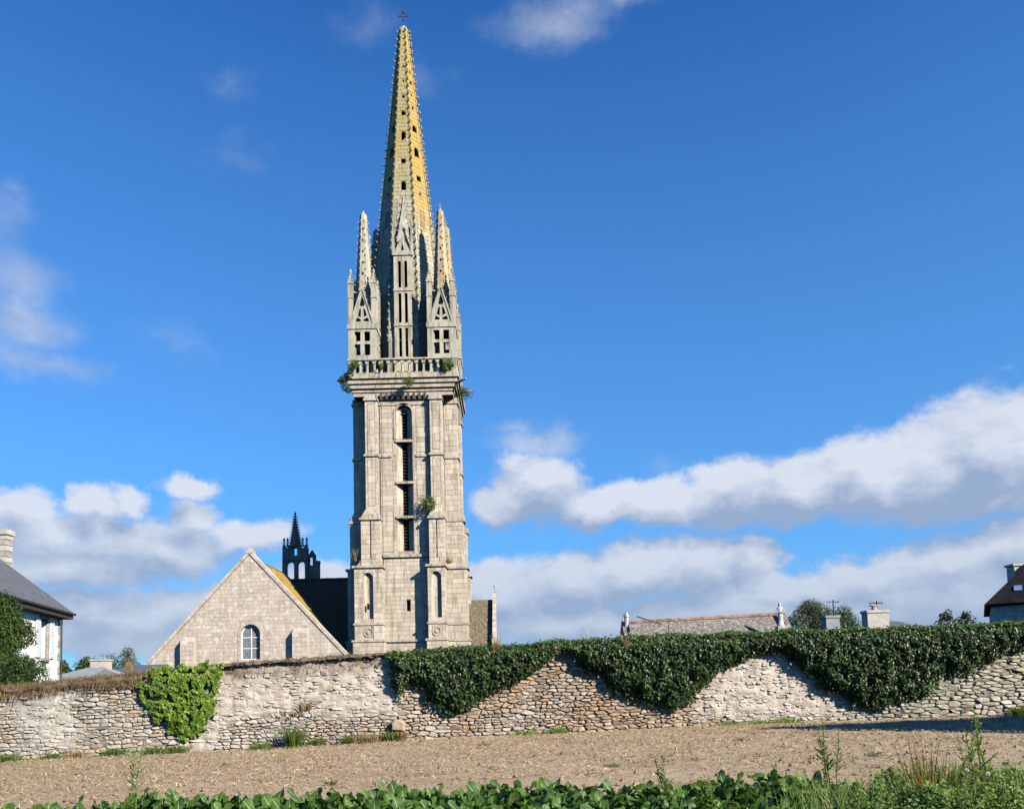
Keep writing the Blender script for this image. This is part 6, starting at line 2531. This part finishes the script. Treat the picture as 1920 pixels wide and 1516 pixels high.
for (pp, xx) in ((pL, pL.x - .45), (pR, pR.x + .05)):
    w_ = MB()
    f_ = frame((xx, y0 + .5, 0), (0, 1, 0), (0, 0, 1), (1, 0, 0))
    w_.prism([(-5.4, ground(14, DL) - .5), (5.4, ground(14, DL) - .5), (5.4, pp.z - 4.6), (0, pp.z + .22), (-5.4, pp.z - 4.6)], f_, 0, .4)
    w_.build('gable', M['roof_long'], ro)
nrt = 38
for i in range(nrt):
    f0, f1 = i / nrt, (i + .94) / nrt
    q = MB()
    a, b_ = Vector(pL).lerp(Vector(pR), f0), Vector(pL).lerp(Vector(pR), f1)
    q.frustum(a + Vector((0, 0, .02)), b_ + Vector((0, 0, .03)), .14, .17, 7)
    q.build('ridge_tile', M['ridge'], ro, loc=a)
# left finial column
fc = MB()
c = P(1175, 1170, DL)
ztp_ = zat(1174, 1150, DL)
fc.frustum((c.x, DL, c.z - .8), (c.x, DL, ztp_ - .25), .20, .16, 8)
fc.frustum((c.x, DL, ztp_ - .25), (c.x, DL, ztp_ - .1), .22, .22, 8)
fc.frustum((c.x, DL, ztp_ - .1), (c.x, DL, ztp_ + .12), .14, .08, 8)
tag(fc.build('stone_finial', M['statue'], None, loc=(c.x, DL, c.z - .8)), 'weathered stone finial on the left end of the long low roof', 'finial')
# statue at the right end: standing robed figure on a small base
c = P(1464, 1160, DL)
zb_, zt_ = zat(1464, 1174, DL), zat(1463, 1129, DL)
H = zt_ - zb_
c = P(1464, 1160, 60)
zb_, zt_ = zat(1464, 1174, 60), zat(1463, 1129, 60)
H = zt_ - zb_
sc = Vector((c.x, 60, zb_))
su = empty('statue', (c.x, 60, zb_), 'pale stone statue of a robed standing figure on the right end of the long roof', 'statue')
prof = [(0, .26, .22), (.08, .26, .22), (.10, .19, .16), (.30, .17, .14), (.48, .165, .13), (.58, .15, .12), (.70, .19, .12), (.78, .20, .11), (.82, .10, .09), (.845, .06, .06), (.87, .085, .09), (.92, .10, .105), (.96, .08, .085), (1.0, .03, .03)]
q = MB()
vs = []
nseg = 10
for (t_, rx_, ry_) in prof:
    for i in range(nseg):
        a = 2 * math.pi * i / nseg
        fold = 1 + (.08 * math.sin(a * 5) if .08 < t_ < .6 else 0)
        vs.append(sc + Vector((rx_ * math.cos(a) * fold * 1.15 - .05 * t_, ry_ * math.sin(a) * fold * 1.15, H * t_)))
fs = []
for k in range(len(prof) - 1):
    for i in range(nseg):
        j = (i + 1) % nseg
        fs.append((k * nseg + i, k * nseg + j, (k + 1) * nseg + j, (k + 1) * nseg + i))
q.add(vs, fs)
q.build('figure', M['statue'], su, smooth=True)
q = MB()
for s_ in (-1, 1):
    q.tube([sc + Vector((s_ * .21, 0, H * .75)), sc + Vector((s_ * .24, -.08, H * .60)), sc + Vector((s_ * .05, -.19, H * .58))], .06, .045, 6)
q.build('folded_arms', M['statue'], su)
q = MB()
q.box(sc.x - .34, sc.x + .34, sc.y - .34, sc.y + .34, zb_ - 1.2, zb_ + .02)
q.build('pedestal', M['statue'], su)
# fallen pole / mast lying slanting behind
mp = MB()
mp.tube([P(1194, 1155, 57), P(1240, 1170, 57)], .05, .04, 5)
tag(mp.build('slanting_pole', M['iron'], None, loc=P(1240, 1170, 57)), 'thin dark pole slanting across the left part of the long roof', 'pole')
sp_ = MB()
sp_.tube([P(1252, 1188, 56), P(1255, 1168, 56), P(1257, 1161, 56)], .035, .02, 4)
sp_.tube([P(1255, 1168, 56), P(1251, 1163, 56)], .02, .01, 4)
tag(sp_.build('bare_branch', M['bark'], None), 'small bare twig standing in front of the long roof', 'branch')
fk = MB()
fk.tube([P(1104, 1192, 50), P(1096, 1176, 50)], .03, .015, 4)
fk.tube([P(1106, 1192, 50), P(1114, 1176, 50)], .03, .015, 4)
tag(fk.build('forked_twig', M['concrete'], None), 'pale forked twig sticking up over the ivy between tower and long roof', 'branch')

# tree, chimneys, aerials
DT = 66
b_ = P(1546, 1180, DT)
gz = ground(b_.x, DT)
make_tree('rounded grey green tree behind the ivy wall right of the statue', Vector((P(1518, 1150, DT).x, DT, gz)), zat(1518, 1127, DT) - gz, 4.9, 51, M['tree_pale'], 15000, .10)
b_ = P(1577, 1180, DT + 2)
make_tree('lower part of the tree clump behind the grey chimney', Vector((b_.x, DT + 2, gz)), zat(1590, 1137, DT + 2) - gz, 4.9, 52, M['tree'], 7000, .10)
for (px, py, w, sd, lb) in ((1775, 1137, 1.9, 53, 'small dark treetop over the ivy, left one of the pair'), (1812, 1142, 2.0, 54, 'small dark treetop over the ivy, right one of the pair')):
    D = 58
    b_ = P(px, 1180, D)
    gz = ground(b_.x, D)
    make_tree(lb, Vector((b_.x, D, gz)), zat(px, py, D) - gz, w, sd, M['tree'], 1500, .13)


def chimney_house(label, px0, px1, pyt, D, mat, cap, aerial=None, pot=False):
    x0, x1 = P(px0, 1160, D).x, P(px1, 1160, D).x
    zt_ = zat((px0 + px1) / 2, pyt, D)
    gz = ground((x0 + x1) / 2, D)
    zr_ = zat((px0 + px1) / 2, 1176, D)
    t = empty('cottage', ((x0 + x1) / 2, D, gz), label, 'house')
    m_ = MB()
    m_.box(x0, x1, D, D + .9, zr_ - 1.0, zt_ - .16)
    co_ = m_.build('chimney', mat, t)
    m_ = MB()
    m_.box(x0 - .06, x1 + .06, D - .06, D + .96, zt_ - .16, zt_)
    m_.build('chimney_cap', cap, co_)
    if pot:
        m_ = MB()
        m_.frustum(((x0 + x1) / 2 - .05, D + .4, zt_), ((x0 + x1) / 2 - .05, D + .4, zt_ + .3), .2, .17, 8)
        m_.box((x0 + x1) / 2 - .30, (x0 + x1) / 2 + .20, D + .2, D + .6, zt_ + .3, zt_ + .36)
        m_.build('chimney_pot', M['concrete'], co_)
    # house body hidden lower down
    m_ = MB()
    m_.box(x0 - 3, x1 + 3, D - 2.5, D + 5, gz - .3, zr_ - 2.2)
    m_.build('wall', M['white'], t)
    xm = (x0 + x1) / 2
    slab([(x0 - 3.2, D - 3, zr_ - 2.4), (x1 + 3.2, D - 3, zr_ - 2.4), (x1 + 3.2, D + 1.2, zr_ - .2), (x0 - 3.2, D + 1.2, zr_ - .2)]).build('roof', M['slate_dark'], t)
    slab([(x1 + 3.2, D + 5.4, zr_ - 2.4), (x0 - 3.2, D + 5.4, zr_ - 2.4), (x0 - 3.2, D + 1.2, zr_ - .2), (x1 + 3.2, D + 1.2, zr_ - .2)]).build('roof', M['slate_dark'], t)
    if aerial:
        ax_, at_ = aerial
        xx = P(ax_, 1140, D).x
        z1_ = zat(ax_, at_, D)
        m_ = MB()
        m_.tube([(xx, D + .3, zt_ - .2), (xx, D + .3, z1_)], .045, .035, 4)
        m_.tube([(xx - .45, D + .3, z1_ - .12), (xx + .40, D + .25, z1_ - .16)], .02, .02, 4)
        for q in range(5):
            u_ = xx - .40 + q * .18
            m_.tube([(u_, D + .1, z1_ - .14), (u_, D + .5, z1_ - .14)], .014, .014, 3)
            m_.tube([(u_, D + .3, z1_ - .26), (u_, D + .3, z1_ - .02)], .012, .012, 3)
        m_.build('aerial', M['iron'], co_)
    return t


chimney_house('hidden cottage whose grey chimney stands before the tree, with aerial', 1549, 1574, 1153, 55, M['grey_conc'], M['grey_conc'], aerial=(1566, 1123))
chimney_house('hidden cottage whose wide cream chimney carries a pot and aerial', 1627, 1667, 1143, 52, M['concrete'], M['concrete'], aerial=(1648, 1125), pot=True)
far_house('far_roof', 'faint far roof just right of the wide cream chimney', 1668, 1725, 1160, 1176, 120, M['concrete'], M['slate'], 1)

# right house: grey stone, dark roof, chimney
DR = 44.0
rc = P(1858, 1140, DR)
zev = zat(1856, 1131, DR)
gzr = ground(rc.x, DR)
rh = empty('stone_house', (rc.x, DR, gzr), 'grey stone house with steep dark slate roof at the right edge', 'house')
TH = rad(30)
e1 = Vector((math.cos(TH), -math.sin(TH), 0))      # along the front, towards the camera's side
e2 = Vector((math.sin(TH), math.cos(TH), 0))       # away from the camera
O_ = Vector((rc.x, DR, 0))
frR = lambda a, b_, c_: O_ + e1 * a + Vector((0, 0, b_)) - e2 * c_
w_ = MB()
w_.box(0, 9, gzr - .3, zev + .05, -9, 0, fr=frR)
w_.build('wall', M['gable_body'], rh)
hbk = Blocks()
def pal_house(rs_):
    k = rs_.uniform(.8, 1.15)
    return (.33 * k, .335 * k, .33 * k)
hbk.face(frR, rect(0, 4, gzr + 2, zev), [], .26, .5, proud=.025, pal=pal_house, vis=1)
hbk.build('wall_stone', M['house_stone'], rh, 60)
zm_ = zev + 5.0
a0, a1, a2, a3 = frR(-.3, zev - .05, .35), frR(9.3, zev - .05, .35), frR(9.3, zev - .05, -9.35), frR(-.3, zev - .05, -9.35)
r0 = frR(4.5, zm_, -4.5)
for tri in ((a0, a1, r0), (a3, a0, r0), (a1, a2, r0), (a2, a3, r0)):
    slab([tuple(v) for v in tri], .15).build('roof', M['slate_dark'], rh)
ch_ = MB()
DCH = 45.0
x0, x1 = P(1902, 1070, DCH).x, P(1930, 1070, DCH).x
ztp_ = zat(1912, 1056, DCH)
ch_.box(x0, x1, DCH, DCH + .7, ztp_ - 2.6, ztp_ - .12)
co_ = ch_.build('chimney', M['concrete'], rh)
ch_ = MB()
ch_.box(x0 - .09, x1 + .09, DCH - .08, DCH + .78, ztp_ - .12, ztp_)
ch_.build('chimney_cap', M['concrete'], co_)
nn = (a1 - a0).cross(r0 - a0).normalized()
if nn.z < 0: nn = -nn
def rp(u, t, l):
    return a0.lerp(a1, u) + (r0 - a0.lerp(a1, .5)) * t + nn * l
sk = MB()
c = [rp(.15, .13, .02), rp(.19, .13, .02), rp(.19, .19, .02), rp(.15, .19, .02)]
d = [rp(.15, .13, .06), rp(.19, .13, .06), rp(.19, .19, .06), rp(.15, .19, .06)]
sk.add(c + d, [(4, 5, 6, 7), (0, 1, 5, 4), (1, 2, 6, 5), (2, 3, 7, 6), (3, 0, 4, 7)])
sk.build('skylight', M['sky_glass'], rh)

# off to the right: an unseen wall, added and shaped to cast shade on the field
gwd = MB()
hd = Vector((to_sun.x, to_sun.y, 0)).normalized()
tip = P(1432, 1362, 22.3)
tt = 11.0
h0 = tt * math.tan(SUN_EL)
st0 = Vector((tip.x, 22.3, 0)) + hd * tt
dirw = Vector((8.6, 1.7, 0)).normalized()
nrmw = Vector((-dirw.y, dirw.x, 0))
g0 = ground(st0.x, st0.y)
Lw = 11.0
f_ = frame((st0.x, st0.y, 0), dirw, (0, 0, 1), -nrmw)
gwd.prism([(0, g0 - .4), (Lw, g0 - .4), (Lw, g0 + h0), (0, g0 + h0)], f_, -.5, 0)
gwo = gwd.build('shadow_wall', M['gable_body'], None, loc=(st0.x, st0.y, g0))
tag(gwo, 'tall unseen wall added beyond the right edge to shade the field', 'wall')
print('SCRIPT DONE crop', ncrop, 'objs', len(bpy.data.objects))
